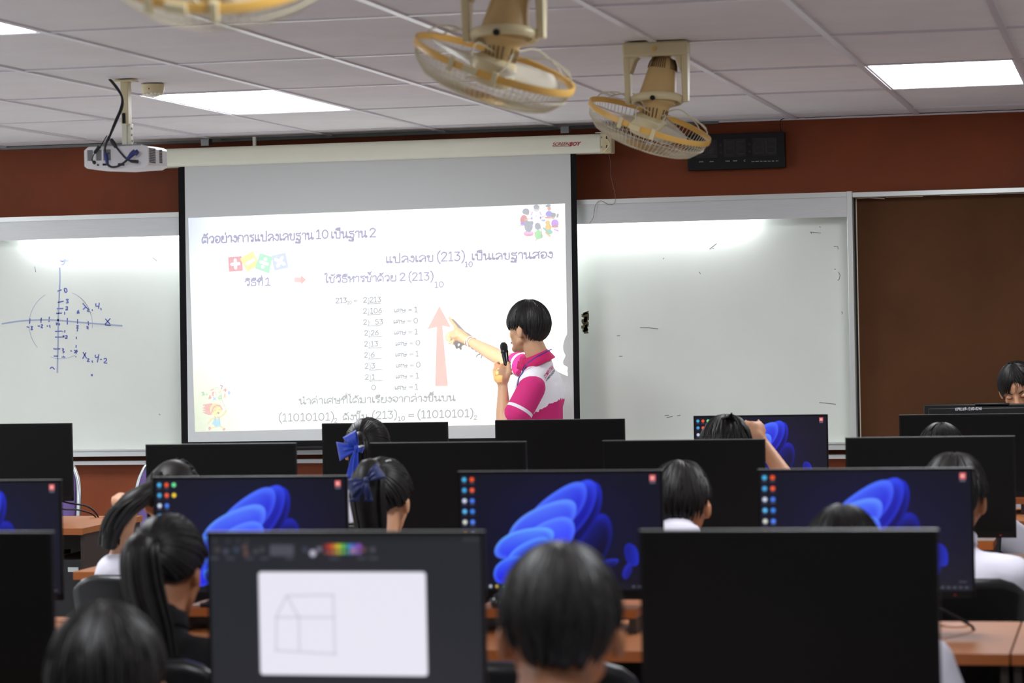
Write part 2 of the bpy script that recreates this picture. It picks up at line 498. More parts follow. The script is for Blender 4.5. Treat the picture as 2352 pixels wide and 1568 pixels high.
tx0, tx1 = at_y(60, 540, BY).x, at_y(1735, 500, BY).x
for k in range(3):
    a = tx0 + (tx1 - tx0) * k / 3 + .02; b = tx0 + (tx1 - tx0) * (k + 1) / 3 - .02
    MB().box2((a, BY - .05, zb + .02), (b, BY - .03, zb + .036)).build('light_tube', M_tube, wb, world=True, smooth=False)
# marker writing
FN = Vector((0, -1, 0))
def wbp(zx, zy): return at_y(zx / 2.6125, 460 + zy / 2.6125, BY - .0004)
ink = MB(); pale = MB()
def wr(mb, pts, w=.006, k=4):
    P = [wbp(*p) for p in pts]
    mb.ribbon(spline(P, k) if len(P) > 2 else P, w, FN, .0004)
wr(pale, [(358, 403), (360, 470), (356, 560), (350, 700), (348, 850), (344, 1035)], .008)
wr(pale, [(10, 741), (90, 728), (180, 719), (300, 717), (400, 724), (530, 736), (735, 752)], .008)
for pts in ([(345, 545), (370, 536)], [(347, 612), (382, 604)], [(341, 650), (380, 648)], [(337, 678), (372, 676)], [(330, 786), (372, 784)], [(330, 820), (372, 820)],
            [(320, 889), (335, 892), (362, 890)], [(322, 934), (348, 934)], [(180, 708), (178, 740)], [(248, 704), (245, 735)], [(296, 698), (294, 730)],
            [(404, 705), (404, 745)], [(466, 712), (465, 740)], [(529, 724), (531, 750)], [(458, 818), (458, 832)], [(457, 868), (456, 884)], [(455, 935), (455, 941)], [(465, 772), (464, 786)],
            [(388, 545), (386, 530), (398, 530), (402, 545), (392, 552), (388, 540)], [(395, 594), (410, 594), (402, 603), (410, 612), (396, 616)],
            [(394, 640), (404, 638), (404, 648), (394, 657), (408, 656)], [(388, 668), (388, 686)], [(374, 787), (380, 787)], [(389, 778), (389, 793)],
            [(374, 820), (382, 818)], [(392, 814), (402, 812), (402, 820), (392, 828), (405, 827)], [(372, 890), (382, 892), (376, 902), (386, 908), (376, 916)],
            [(370, 940), (376, 940)], [(382, 932), (382, 940), (392, 940)], [(160, 758), (176, 762)], [(184, 756), (196, 758), (188, 766), (196, 774), (184, 776)], [(226, 754), (240, 754)], [(246, 746), (256, 748), (246, 762), (258, 764)],
            [(280, 754), (290, 754)], [(298, 746), (300, 764)], [(458, 752), (470, 752), (460, 766), (472, 766)], [(518, 756), (530, 760), (522, 766), (532, 772)],
            [(496, 617), (516, 640), (532, 655)], [(514, 640), (498, 655)], [(524, 650), (534, 652), (524, 664), (536, 666)], [(552, 654), (556, 662)], [(576, 618), (576, 634), (594, 634)], [(596, 614), (592, 650)], [(604, 645), (608, 658)],
            [(632, 710), (660, 742)], [(662, 708), (630, 744)], [(630, 748), (664, 750)], [(498, 910), (520, 948)], [(516, 912), (496, 950)], [(524, 950), (534, 952), (524, 966), (538, 966)], [(552, 960), (556, 974)],
            [(572, 926), (574, 942), (592, 938)], [(594, 922), (584, 972)], [(600, 954), (612, 954)], [(622, 952), (636, 948), (638, 960), (624, 974), (644, 976)],
            [(444, 898), (466, 908)], [(464, 896), (446, 916)], [(448, 912), (462, 916)], [(422, 902), (432, 905)], [(360, 358), (374, 368), (392, 352), (384, 380), (368, 386)],
            [(362, 364), (412, 362)], [(335, 735), (350, 745)], [(350, 735), (336, 748)], [(350, 738), (358, 742), (352, 750)], [(300, 1010), (312, 1000), (322, 1008), (328, 1014)]):
    wr(ink if pts[0][1] > 400 else pale, pts, .0062)
for c in ((348, 718), (381, 816), (551, 1048)):
    p = wbp(*c); ink.box(p, (.011, .0008, .011))
ink.hexa([wbp(460, 680), wbp(478, 678), wbp(472, 655), wbp(462, 665)], [wbp(460, 680) - FN * .0005 + Vector((0, -.001, 0)), wbp(478, 678) + Vector((0, -.0006, 0)), wbp(472, 655) + Vector((0, -.0006, 0)), wbp(462, 665) + Vector((0, -.0006, 0))])
for a0, a1 in ((-1.2, .1), (1.1, 1.9), (2.4, 4.2), (5.3, 6.0)):
    wr(pale, [(365 + 190 * math.cos(a0 + (a1 - a0) * k / 8), 745 + 205 * math.sin(a0 + (a1 - a0) * k / 8)) for k in range(9)], .0022, 2)
ink.build('marker_sketch', M_ink, wb, world=True, smooth=False)
pale.build('faded_marker_lines', M_ink_pale, wb, world=True, smooth=False)
dk = MB()
def rb(pts, w=.005, mb=dk): mb.ribbon([at_y(px, py, BY - .0004) for px, py in pts], w, FN, .0004)
for pts in ([(351, 591.5), (360, 599)], [(1630, 572), (1646, 559)], [(1637, 571), (1640, 570)], [(1860, 533), (1885, 535)], [(1863, 533), (1864, 537)], [(1882, 520), (1885, 522)], [(1915, 566), (1924, 565.5), (1925, 572)],
            [(1926, 624), (1929.5, 632), (1928, 640), (1924, 644)], [(1916, 618), (1920, 618)], [(1933, 715), (1935, 718), (1934, 721)], [(1882, 924), (1920, 928)], [(1527, 954), (1536, 953)], [(1531, 959), (1545, 956)], [(1555, 954.5), (1563, 953.5)],
            [(1470, 752), (1490, 752.5), (1512, 755)], [(1417, 771), (1424, 770.5)], [(1422, 818), (1430, 818)], [(1606, 624), (1609, 629)], [(1523, 595), (1525, 592)], [(80, 612), (82, 625)], [(365, 950), (368, 953)]): rb(pts, .0035)
dk.build('stray_marker_strokes', M_ink_dark, wb, world=True, smooth=False)
pt = MB(); rp = random.Random(5)
for k in range(26):
    px = 1342 + rp.random() * 6; py = 716 + 44 * k / 26 + rp.random() * 3
    c = at_y(px, py, BY - .0005); s = .006 + rp.random() * .012
    pt.add([c + Vector((-s * rp.random(), 0, -s * .6)), c + Vector((s * .8, 0, -s * rp.random())), c + Vector((s * rp.random(), 0, s * .7)), c + Vector((-s, 0, s * .4 * rp.random()))], [(0, 1, 2, 3)])
pt.build('peeled_patch', mat('bare_board', (96, 86, 60), .9), wb, world=True, smooth=False)
tp = [at_y(1322, 529, BY - .0006), at_y(1345, 528, BY - .0006), at_y(1345, 535.5, BY - .0006), at_y(1322, 537, BY - .0006)]
MB().hexa(tp, [p + Vector((0, .0005, 0)) for p in tp]).build('tape_strip', mat('clear_tape', (238, 232, 190), .4), wb, world=True, smooth=False)

# ---------------------------------------------------------------- felt pin board right of the whiteboard
pb = thing('pin_board', 'brown felt pin board with aluminium top edge, right of the whiteboard', 'pin board', (-.2, WALL_Y, .9))
px1 = xr1; pz1 = at_y(2150, 436, RAILY).z; PXR = 2.1
MB().box2((px1 + .006, 13.36, ztray), (PXR, WALL_Y - .002, pz1)).build('felt_panel', M_pin, pb, world=True, smooth=False)
MB().box2((px1 + .001, RAILY - .006, pz1 - .024), (PXR, WALL_Y - .003, pz1)).build('top_frame', M_alu_light, pb, world=True, bevel=.002)
MB().box2((px1 + .001, 13.33, ztray), (px1 + .008, WALL_Y - .003, pz1 - .026)).build('shadow_gap', M_dark, pb, world=True, smooth=False)
MB().box2((px1 + .009, 13.34, ztray), (px1 + .0135, 13.362, pz1 - .03)).build('edging_strip', M_edge_strip, pb, world=True, smooth=False)
for a, b, dz, sg in ((1960, 2032, 455, 2), (2034, 2120, 452, 0), (2160, 2290, 448, 0), (2291, 2360, 444, 0)):
    A = at_y(a, dz + .5, 13.35); B = at_y(b, dz - .03 * (b - a) + 1 + sg, 13.35)
    MB().tube([A, A.lerp(B, .5) + Vector((0, 0, .002 * sg)), B], .0026, 6).build('edging_strip', M_edge_strip, pb, world=True, smooth=False)
MB().box2((px1 + .001, 13.33, ztray - .03), (PXR, WALL_Y - .003, ztray)).build('bottom_frame', M_alu_light, pb, world=True, smooth=False)

# ---------------------------------------------------------------- digital clock
CY = 13.36
ck = thing('wall_clock', 'black digital wall clock with dark display windows above the whiteboard', 'clock', (-1.9, CY, 2.3))
cq = [at_y(1577, 309.5, CY), at_y(1801.5, 302, CY), at_y(1803.5, 384.5, CY), at_y(1580, 392, CY)]
MB().hexa(cq, [Vector((p.x, WALL_Y - .002, p.z)) for p in cq]).build('case', M_black_plastic, ck, world=True, bevel=.003)
def cpt(u, w): return cq[0].lerp(cq[1], u).lerp(cq[3].lerp(cq[2], u), w) + Vector((0, -.001, 0))
for (u0, u1) in ((.09, .31), (.375, .605), (.67, .92)):
    q = [cpt(u0, .16), cpt(u1, .16), cpt(u1, .66), cpt(u0, .66)]
    w = MB().hexa(q, [p + Vector((0, .0012, 0)) for p in q]).build('display_window', M_black_gloss, ck, world=True, smooth=False)
    sg = MB()
    for d in (0, 1):
        a = u0 + .02 + d * (u1 - u0) * .5; b = a + (u1 - u0) * .36
        for (x0, y0, x1, y1) in ((a, .24, b, .24), (a, .41, b, .41), (a, .58, b, .58), (a, .24, a, .41), (b, .24, b, .41), (a, .41, a, .58), (b, .41, b, .58)):
            sg.ribbon([cpt(x0, y0) + Vector((0, -.0004, 0)), cpt(x1, y1) + Vector((0, -.0004, 0))], .008, FN, .0003)
    sg.build('unlit_segments', mat('unlit_segment', (34, 30, 31), .4), w, world=True, smooth=False)
dots = MB()
for u in (.345, .64):
    for w in (.32, .52): p = cpt(u, w); dots.cyl(p, p + Vector((0, -.0006, 0)), .006, n=10)
dots.build('colon_dots', mat('unlit_segment', (34, 30, 31), .4), ck, world=True, smooth=False)
def crop3(zx): return 1320 + zx / 4.481
lb = MB()
for txt, a, b, y in (('DATE', 1282, 1324, 1402), ('MONTH', 1390, 1430, 1400), ('YEAR', 1551, 1597, 1395), ('TEMP', 1627, 1672, 1393), ('C', 1742, 1757, 1395),
                     ('SUN', 1821, 1850, 1399), ('MON', 1860, 1893, 1398), ('TUE', 1905, 1932, 1397), ('WED', 1943, 1976, 1397), ('THU', 1986, 2016, 1396), ('FRI', 2030, 2053, 1395), ('SAT', 2070, 2098, 1393)):
    dy = .0045 if txt not in 'C' else .008
    text_on(lb, txt, at_y(crop3(a), 60 + y / 4.481, CY - .0014), at_y(crop3(b), 60 + (y - .03 * (b - a)) / 4.481, CY - .0014), FN, height=dy * 1.25, bold=.0)
lb.build('printed_labels', M_white_print, ck, world=True, smooth=False)
tag(MB().tube(spline([at_y(1806, 270, 13.38), at_y(1793, 276, 13.38), at_y(1792, 290, 13.39), at_y(1795, 303, 13.40)], 6), .002, 6).build('clock_cable', M_black_plastic), 'thin black cable from the ceiling to the digital clock', 'cable')

# ---------------------------------------------------------------- the slide (lines of a stroke alphabet, then rasterised as the projector's picture)
GL = {}
def g(ch, w, lines=(), loops=()): GL[ch] = (w, lines, loops)
A_ = [(.12, .02), (.05, .3), (.05, .65), (.2, .93), (.38, 1), (.58, .92), (.7, .65), (.7, 0)]
g('ก', .85, [[(.08, 0), (.08, .45), (.2, .6), (.05, .7), (.16, .92), (.4, 1), (.62, .9), (.7, .68), (.7, 0)]])
g('ข', .78, [[(.26, .74), (.2, .5), (.2, .12), (.32, 0), (.5, 0), (.62, .12), (.62, 1)]], [(.15, .84, .13)])
g('ค', .86, [A_, [(.12, .02), (.2, .25), (.27, .36)]], [(.37, .45, .12)])
g('ศ', .86, [A_, [(.12, .02), (.2, .25), (.27, .36)], [(.58, .9), (.68, 1.0), (.76, 1.18)]], [(.37, .45, .12)])
g('ง', .62, [[(.46, .9), (.52, .6), (.46, .12), (.36, 0), (.24, .1), (.03, .32)]], [(.32, .86, .13)])
g('จ', .78, [[(.05, .75), (.2, .95), (.42, 1), (.62, .85), (.66, .5), (.55, .1), (.4, .0), (.26, .2)]], [(.2, .35, .13)])
g('ช', .84, [[(.26, .74), (.2, .5), (.2, .12), (.32, 0), (.5, 0), (.62, .12), (.62, .7), (.78, 1.08)]], [(.15, .84, .13)])
g('ซ', .86, [[(.18, .72), (.25, .96), (.34, .78), (.27, .5), (.26, .12), (.38, 0), (.54, 0), (.66, .12), (.66, .7), (.82, 1.08)]], [(.1, .8, .11)])
g('ฐ', .78, [[(.64, 1.06), (.5, .92), (.18, .98), (.1, .82), (.25, .62), (.52, .62), (.62, .45), (.62, .1), (.5, 0), (.3, .05)], [(.2, -.38), (.34, -.55), (.42, -.36), (.54, -.55), (.62, -.25)]], [(.2, .1, .1), (.12, -.42, .09), (.5, -.22, .08)])
g('ด', .86, [A_, [(.12, .02), (.25, .14)]], [(.37, .24, .12)])
g('ต', .86, [[(.12, .02), (.05, .3), (.05, .65), (.18, .95), (.37, .84), (.56, .96), (.7, .7), (.7, 0)], [(.12, .02), (.25, .14)]], [(.37, .24, .12)])
g('ท', .84, [[(.25, .82), (.25, 0)], [(.25, .45), (.42, .88), (.58, .98), (.7, .85), (.7, 0)]], [(.13, .86, .12)])
g('ธ', .8, [[(.66, 1.06), (.5, .94), (.2, 1.0), (.1, .85), (.26, .64), (.54, .62), (.66, .45), (.66, .12), (.54, 0), (.22, 0), (.12, .1), (.12, .38)]])
g('น', .9, [[(.25, .82), (.25, .02), (.4, .12), (.6, .34)], [(.62, 1), (.62, .2)]], [(.13, .86, .12), (.73, .12, .12)])
g('บ', .86, [[(.25, .82), (.25, .1), (.35, 0), (.6, 0), (.7, .1), (.7, 1)]], [(.13, .86, .12)])
g('ป', .86, [[(.25, .82), (.25, .1), (.35, 0), (.6, 0), (.7, .1), (.7, 1.5)]], [(.13, .86, .12)])
g('ม', .88, [[(.25, .82), (.25, .2)], [(.28, .04), (.5, .0), (.7, .12), (.7, 1)]], [(.13, .86, .12), (.17, .12, .12)])
g('ย', .82, [[(.1, .78), (.12, .6), (.3, .55)], [(.3, .55), (.12, .48), (.09, .14), (.24, 0), (.55, 0), (.68, .12), (.68, 1)]], [(.2, .86, .12)])
g('ร', .66, [[(.56, 1.06), (.42, .93), (.14, .98), (.1, .8), (.35, .66), (.5, .5), (.5, .2)]], [(.38, .12, .12)])
g('ล', .84, [[(.06, .72), (.2, .95), (.45, 1), (.65, .85), (.7, .5), (.7, 0)], [(.27, .22), (.45, .5), (.68, .55)]], [(.18, .13, .12)])
g('ส', .84, [[(.06, .72), (.2, .95), (.45, 1), (.65, .85), (.7, .5), (.7, 0)], [(.27, .22), (.45, .5), (.68, .55)], [(.62, .88), (.8, 1.15)]], [(.18, .13, .12)])
g('ว', .72, [[(.06, .72), (.2, .95), (.4, 1), (.56, .85), (.6, .5), (.56, .16)]], [(.44, .13, .12)])
g('ษ', .92, [[(.25, .82), (.25, .1), (.35, 0), (.6, 0), (.7, .1), (.7, 1)], [(.6, .52), (.88, .62)]], [(.13, .86, .12), (.5, .5, .1)])
g('ห', .86, [[(.25, .82), (.25, 0)], [(.25, .4), (.4, .48), (.6, .76)], [(.6, .76), (.7, .55), (.7, 0)]], [(.13, .86, .12), (.68, .87, .11)])
g('อ', .8, [[(.06, .75), (.2, .95), (.42, 1), (.64, .85), (.68, .5), (.6, .12), (.4, 0), (.2, .06), (.12, .3)]], [(.24, .42, .12)])
g('เ', .4, [[(.1, 1), (.1, .16)]], [(.21, .13, .11)])
g('า', .62, [[(.05, .76), (.16, .97), (.32, 1), (.46, .86), (.48, 0)]])
g('ใ', .52, [[(.22, .16), (.22, .95), (.3, 1.3), (.3, 1.5), (.16, 1.64), (.02, 1.5), (.1, 1.38)]], [(.33, .13, .11)])
g('ไ', .52, [[(.22, .16), (.22, .95), (.3, 1.25), (.14, 1.45), (.24, 1.7), (.1, 1.55), (-.05, 1.72)]], [(.33, .13, .11)])
MK = {'ิ': ([[(-.26, 1.18), (-.1, 1.38), (.12, 1.38), (.24, 1.18), (-.26, 1.18)]], []),
      'ี': ([[(-.26, 1.18), (-.1, 1.38), (.12, 1.38), (.24, 1.18), (-.26, 1.18)], [(.24, 1.18), (.24, 1.46)]], []),
      'ึ': ([[(-.26, 1.18), (-.1, 1.38), (.12, 1.38), (.24, 1.18), (-.26, 1.18)]], [(.2, 1.42, .07)]),
      'ั': ([[(-.06, 1.22), (.08, 1.2), (.26, 1.46)]], [(-.13, 1.26, .075)]),
      '็': ([[(-.22, 1.2), (-.24, 1.38), (-.1, 1.3), (.05, 1.32), (.14, 1.22), (.0, 1.2)], [(-.24, 1.38), (-.1, 1.5), (.24, 1.56)]], []),
      'ํ': ([], [(.1, 1.3, .09)])}
TN = {'่': ([[(.14, 0), (.14, .26)]], []), '้': ([[(.0, -.02), (.1, 0), (.28, .24)]], [(-.07, .06, .075)])}
def el(cx, cy, rx, ry, a0=0, a1=360, n=14):
    return [(cx + rx * math.cos(math.radians(a0 + (a1 - a0) * k / n)), cy + ry * math.sin(math.radians(a0 + (a1 - a0) * k / n))) for k in range(n + 1)]
DG = {'0': (.92, [el(.42, .65, .34, .65, 90, 450)]), '1': (.72, [[(.12, 1.1), (.36, 1.3), (.36, 0)], [(.1, 0), (.6, 0)]]),
      '2': (.86, [[(.08, 1.0), (.2, 1.24), (.42, 1.3), (.64, 1.2), (.68, .95), (.5, .6), (.08, 0)], [(.08, 0), (.74, 0)]]),
      '3': (.86, [[(.1, 1.3), (.66, 1.3)], [(.66, 1.3), (.36, .8)], [(.36, .8), (.6, .72), (.7, .42), (.58, .1), (.34, 0), (.08, .14)]]),
      '5': (.86, [[(.64, 1.3), (.18, 1.3)], [(.18, 1.3), (.14, .75)], [(.14, .75), (.4, .84), (.64, .7), (.7, .42), (.58, .1), (.34, 0), (.08, .14)]]),
      '6': (.86, [[(.6, 1.3), (.3, .95), (.1, .5)], el(.4, .4, .3, .4, 160, 520)]),
      '=': (.95, [[(.1, .82), (.8, .82)], [(.1, .48), (.8, .48)]]),
      '(': (.5, [[(.42, 1.55), (.18, 1.15), (.12, .6), (.2, .05), (.42, -.38)]]), ')': (.5, [[(.08, 1.55), (.32, 1.15), (.38, .6), (.3, .05), (.08, -.38)]])}
CURVY = set('0123456789()')

def shape_text(txt):
    """-> (advance, list of polylines) in units of the letter body"""
    x = 0; out = []; base = 0; up = False; last_w = .8
    def put(lines, loops, ox, oy=0, smooth=True):
        for L in lines: out.append([(ox + p[0], oy + p[1]) for p in (cat2(L) if smooth and len(L) > 2 else L)])
        for (cx, cy, r) in loops: out.append([(ox + p[0], oy + p[1]) for p in el(cx, cy, r, r)])
    k = 0
    while k < len(txt):
        ch = txt[k]
        if ch == ' ': x += .5
        elif ch == 'แ':
            for d in (0, .36): put(GL['เ'][1], GL['เ'][2], x + d)
            x += .78
        elif ch == 'ำ':
            put(*MK['ํ'], base); 
            w, L, O = GL['า']; put(L, O, x); x += w
        elif ch in MK: put(*MK[ch], base); up = True
        elif ch in TN: put(*TN[ch], base, 1.55 if up else (1.5 if k + 1 < len(txt) and txt[k + 1] == 'ำ' else 1.24))
        elif ch in GL:
            w, L, O = GL[ch]; put(L, O, x); base = x + w * .52; x += w; up = False
        elif ch in DG:
            w, L = DG[ch]
            for l in L: put([l], [], x, 0, ch in CURVY and len(l) < 12)
            x += w
        k += 1
    return x, out
def cat2(L, k=5):
    P = spline([Vector((a, b, 0)) for a, b in L], k); return [(p.x, p.y) for p in P]

# picture plane: world x, z on the screen
PX0, PX1, PZ0, PZ1 = -4.86, -2.70, 0.95, 2.20
PW, PH = 2160, 1250
slide = np.zeros((PH, PW, 3), np.float32)
def topix(px, py):
    p = at_y(px, py, SCREEN_Y); return ((p.x - PX0) / (PX1 - PX0) * PW, (p.z - PZ0) / (PZ1 - PZ0) * PH)
PSC = PW / (PX1 - PX0) * abs(at_y(1000, 700, SCREEN_Y).x - at_y(999, 700, SCREEN_Y).x)   # texels per photo pixel
def stamp(mask_fn, x0, y0, x1, y1, col, alpha=1.0):
    xa, ya, xb, yb = max(0, int(x0) - 3), max(0, int(y0) - 3), min(PW, int(x1) + 4), min(PH, int(y1) + 4)
    if xb <= xa or yb <= ya: return
    X, Y = np.meshgrid(np.arange(xa, xb) + .5, np.arange(ya, yb) + .5)
    m = np.clip(mask_fn(X, Y), 0, 1)[..., None] * alpha
    slide[ya:yb, xa:xb] = slide[ya:yb, xa:xb] * (1 - m) + np.array(col, np.float32) * m
def poly(pts, col, px=True, alpha=1.0):
    P = [topix(*p) for p in pts] if px else pts
    P = np.array(P)
    def fn(X, Y):
        ins = np.zeros(X.shape, bool); d = np.full(X.shape, 1e9)
        for i in range(len(P)):
            a, b = P[i], P[(i + 1) % len(P)]
            with np.errstate(divide='ignore', invalid='ignore'):
                c = ((a[1] > Y) != (b[1] > Y)) & (X < (b[0] - a[0]) * (Y - a[1]) / (b[1] - a[1] + 1e-12) + a[0])
            ins ^= c
            e = b - a; t = np.clip(((X - a[0]) * e[0] + (Y - a[1]) * e[1]) / (e @ e + 1e-9), 0, 1)
            d = np.minimum(d, np.hypot(X - a[0] - t * e[0], Y - a[1] - t * e[1]))
        return .5 + np.where(ins, d, -d)
    stamp(fn, P[:, 0].min(), P[:, 1].min(), P[:, 0].max(), P[:, 1].max(), col, alpha)
def stroke(pts, w, col, px=True, alpha=1.0):
    P = [topix(*p) for p in pts] if px else pts
    P = np.array(P); r = w / 2
    def fn(X, Y):
        d = np.full(X.shape, 1e9)
        for i in range(len(P) - 1):
            a, b = P[i], P[i + 1]; e = b - a
            t = np.clip(((X - a[0]) * e[0] + (Y - a[1]) * e[1]) / (e @ e + 1e-9), 0, 1)
            d = np.minimum(d, np.hypot(X - a[0] - t * e[0], Y - a[1] - t * e[1]))
        return r - d + .5
    stamp(fn, P[:, 0].min() - r, P[:, 1].min() - r, P[:, 0].max() + r, P[:, 1].max() + r, col, alpha)
def disc(cx, cy, rx, ry, col, rot=0.0, alpha=1.0):
    poly([(cx + rx * math.cos(t) * math.cos(rot) - ry * math.sin(t) * math.sin(rot), cy + rx * math.cos(t) * math.sin(rot) + ry * math.sin(t) * math.cos(rot)) for t in [2 * PI * k / 20 for k in range(20)]], col, alpha=alpha)
# colours of the projected light, 1 = the amount that shows as pure white with headroom
PEAK = 1.02
def pc(r, g_, b): return [max(0, (v - .37) / PEAK) for v in lin((r, g_, b))]
WHITE = (1, 1, 1)
quadS = [(432.2, 500.5), (1297.5, 467.3), (1306, 971), (448, 991.5)]
poly(quadS, WHITE)
# faint tints of the lamp towards the left corners
Xg, Yg = np.meshgrid(np.linspace(0, 1, PW), np.linspace(0, 1, PH))
on = slide[..., :1] > .5
tb = np.clip(1 - np.hypot((Xg - .02) / .22, (Yg - .9) / .5), 0, 1)[..., None]
ty = np.clip(1 - np.hypot((Xg - .02) / .33, (Yg - .05) / .7), 0, 1)[..., None]
ty2 = np.clip((.35 - Yg) / .35, 0, 1)[..., None] * .35
slide[:] = np.where(on, slide * (1 - tb * np.array([.72, .68, .5])) * (1 - ty * np.array([.66, .62, .88])) * (1 - ty2 * np.array([.1, .1, .35])), slide)
INK = pc(172, 166, 193); INK2 = pc(156, 156, 168); INK3 = pc(166, 168, 154)
def line(txt, x0, y0, x1, y1, h, col, w, squeeze=True):
    """baseline from (x0,y0) to (x1,y1) in the photo, h = body height in photo pixels"""
    adv, L = shape_text(txt)
    xs = [p[0] for l in L for p in l]; a, b = min(xs), max(xs)
    dx, dy = x1 - x0, y1 - y0
    for l in L:
        stroke([(x0 + dx * (p[0] - a) / (b - a), y0 + dy * (p[0] - a) / (b - a) - p[1] * h) for p in l], w * 1.16 * PSC, col)
line('ตัวอย่างการแปลงเลขฐาน', 464.5, 558.5, 720, 549, 14.8, INK, 2.9)
line('10', 727, 548, 753, 547, 14.6, INK, 2.9)
line('เป็นฐาน', 762, 547, 843, 544.6, 14.8, INK, 2.9)
line('2', 850, 544, 862.6, 543.7, 14.8, INK, 2.9)
line('แปลงเลข', 888, 603.6, 994, 600, 14, INK, 2.7)
line('(213)', 1005, 599.5, 1066.5, 598, 15, INK, 2.7)
line('10', 1068.5, 612.6, 1085, 612, 8.4, INK, 2.0)
line('เป็นเลขฐานสอง', 1085, 597, 1269, 592, 14, INK, 2.7)
line('วิธีที่', 563, 656, 603, 655, 12.2, INK, 2.5); line('1', 610, 655, 620.5, 654.6, 12.4, INK, 2.5)
line('ใช้วิธีหารซ้ำด้วย', 746, 649, 909, 645, 13, INK, 2.6)
line('2', 919, 644.4, 930.5, 644, 13, INK, 2.6); line('(213)', 939.5, 644, 994.5, 643, 13.4, INK, 2.6); line('10', 999, 659.8, 1018, 659, 9.6, INK, 2.0)
def z3(x, y): return (640 + x / 5.6, 660 + y / 5.6)
line('213', *z3(735, 201), *z3(872, 198), 8.7, INK2, 2.0); line('10', *z3(885, 214), *z3(938, 212), 5.2, INK2, 1.5); line('=', *z3(970, 199), *z3(1012, 198), 7.5, INK2, 1.6)
rows = [(190, 1092, '213', 1174, 1313), (332, 1092, '106', 1182, 1325), (475, 1092, '53', 1245, 1338), (615, 1105, '26', 1190, 1282), (757, 1104, '13', 1190, 1275), (898, 1104, '6', 1188, 1230), (1040, 1112, '3', 1194, 1237), (1182, 1115, '1', 1202, 1235)]
for (y, x2, t, a, b) in rows:
    line('2', *z3(x2, y + 1), *z3(x2 + 41, y), 8.5, INK2, 2.0)
    line(t, *z3(a, y - 1), *z3(b, y - 4), 8.5, INK2, 2.0)
    q = x2 + 53
    stroke([z3(q + 2 + dx, y + dy) for dx, dy in ((-2, -62), (9, -45), (15, -20), (11, 5), (-2, 23))], 1.7 * PSC, INK2)
    stroke([z3(q, y + 22), z3(q + 168, y + 15)], 1.8 * PSC, INK2)
line('0', *z3(1198, 1319), *z3(1245, 1318), 8.6, INK2, 2.0)
for (a, b, y, d) in ((1492, 1785, 318, '1'), (1483, 1788, 460, '0'), (1494, 1787, 602, '1'), (1508, 1815, 745, '0'), (1507, 1800, 885, '1'), (1515, 1820, 1027, '0'), (1510, 1802, 1168, '1'), (1500, 1792, 1310, '1')):
    line('เศษ', *z3(a, y + 2), *z3(a + 145, y), 7.3, INK2, 1.7); line('=', *z3(a + 178, y), *z3(a + 222, y - 1), 7.2, INK2, 1.5)
    line(d, *z3(b - (48 if d == '0' else 36), y - 2), *z3(b, y - 3), 8.7, INK2, 1.9)
line('นำค่าเศษที่ได้มาเรียงจากล่างขึ้นบน', 687, 928, 1046, 920, 12, INK3, 2.3)
line('(11010101)', 641.5, 967, 766, 964.6, 12.6, INK3, 2.4); line('2', 768, 970, 774.3, 969.7, 6.8, INK3, 1.7)
line('ดังนั้น', 788, 964.5, 846, 963.5, 12, INK3, 2.3)
line('(213)', 856, 962, 911, 960, 12.6, INK3, 2.4); line('10', 914.5, 966, 929.5, 965, 6.8, INK3, 1.8); line('=', 938.5, 961.5, 950.5, 961, 11, INK3, 2.2)
line('(11010101)', 960, 960, 1086, 956.5, 12.6, INK3, 2.4); line('2', 1089, 963, 1095.5, 962.6, 6.8, INK3, 1.7)
# four counting tiles
def rot_rect(P, f):
    c = np.mean(P, axis=0); return [tuple(c + (np.array(p) - c) * f) for p in P]
def tile(P, col, sym):
    poly(rot_rect(P, .94), col); 
    for k in range(4): stroke([P[k] if 0 else tuple(np.mean(P, axis=0) + (np.array(P[k]) - np.mean(P, axis=0)) * .88), tuple(np.mean(P, axis=0) + (np.array(P[(k + 1) % 4]) - np.mean(P, axis=0)) * .88)], 4.2 * PSC, col)
    c = np.mean(P, axis=0); ex = (np.array(P[1]) - np.array(P[0])) / 2; ey = (np.array(P[3]) - np.array(P[0])) / 2
    q = lambda a, b: tuple(c + ex * a + ey * b)
    if sym == '+': stroke([q(-.52, 0), q(.52, 0)], 7 * PSC, WHITE); stroke([q(0, -.52), q(0, .52)], 7 * PSC, WHITE)
    if sym == '-': stroke([q(-.55, .05), q(.55, .05)], 7 * PSC, WHITE)
    if sym == '/': stroke([q(-.5, 0), q(.5, 0)], 7 * PSC, WHITE); disc(*q(0, -.5), 4, 4, WHITE); disc(*q(0, .5), 4, 4, WHITE)
    if sym == 'x': stroke([q(-.45, -.4), q(.45, .4)], 7 * PSC, WHITE); stroke([q(-.4, .45), q(.4, -.45)], 7 * PSC, WHITE)
tile([(524, 590.6), (555, 588), (558, 621.6), (526, 624)], pc(236, 172, 178), '+')
tile([(622, 587.5), (655.7, 579.8), (663, 614.5), (631, 621.8)], pc(214, 219, 253), 'x')
tile([(551, 594), (580, 576.7), (597, 607), (569, 624)], pc(246, 243, 168), '-')
tile([(597.5, 581), (625.5, 590), (618, 628), (585.7, 616.5)], pc(188, 246, 206), '/')
for k in range(12):
    x = 666 + k * 2.1
    poly([(x, 637.4 - k * .04), (x + 2.3, 637.4 - k * .04), (x + 2.3, 648.6 - k * .04), (x, 648.6 - k * .04)], [a * (.9 - .7 * k / 12) + b * (.1 + .7 * k / 12) for a, b in zip(WHITE, pc(253, 190, 190))])
poly([(691, 631.5), (703, 642), (691.5, 653.5)], pc(252, 190, 185)); poly([(676, 637), (692, 636.8), (692, 648.6), (676, 648.6)], pc(252, 192, 188), alpha=.8)
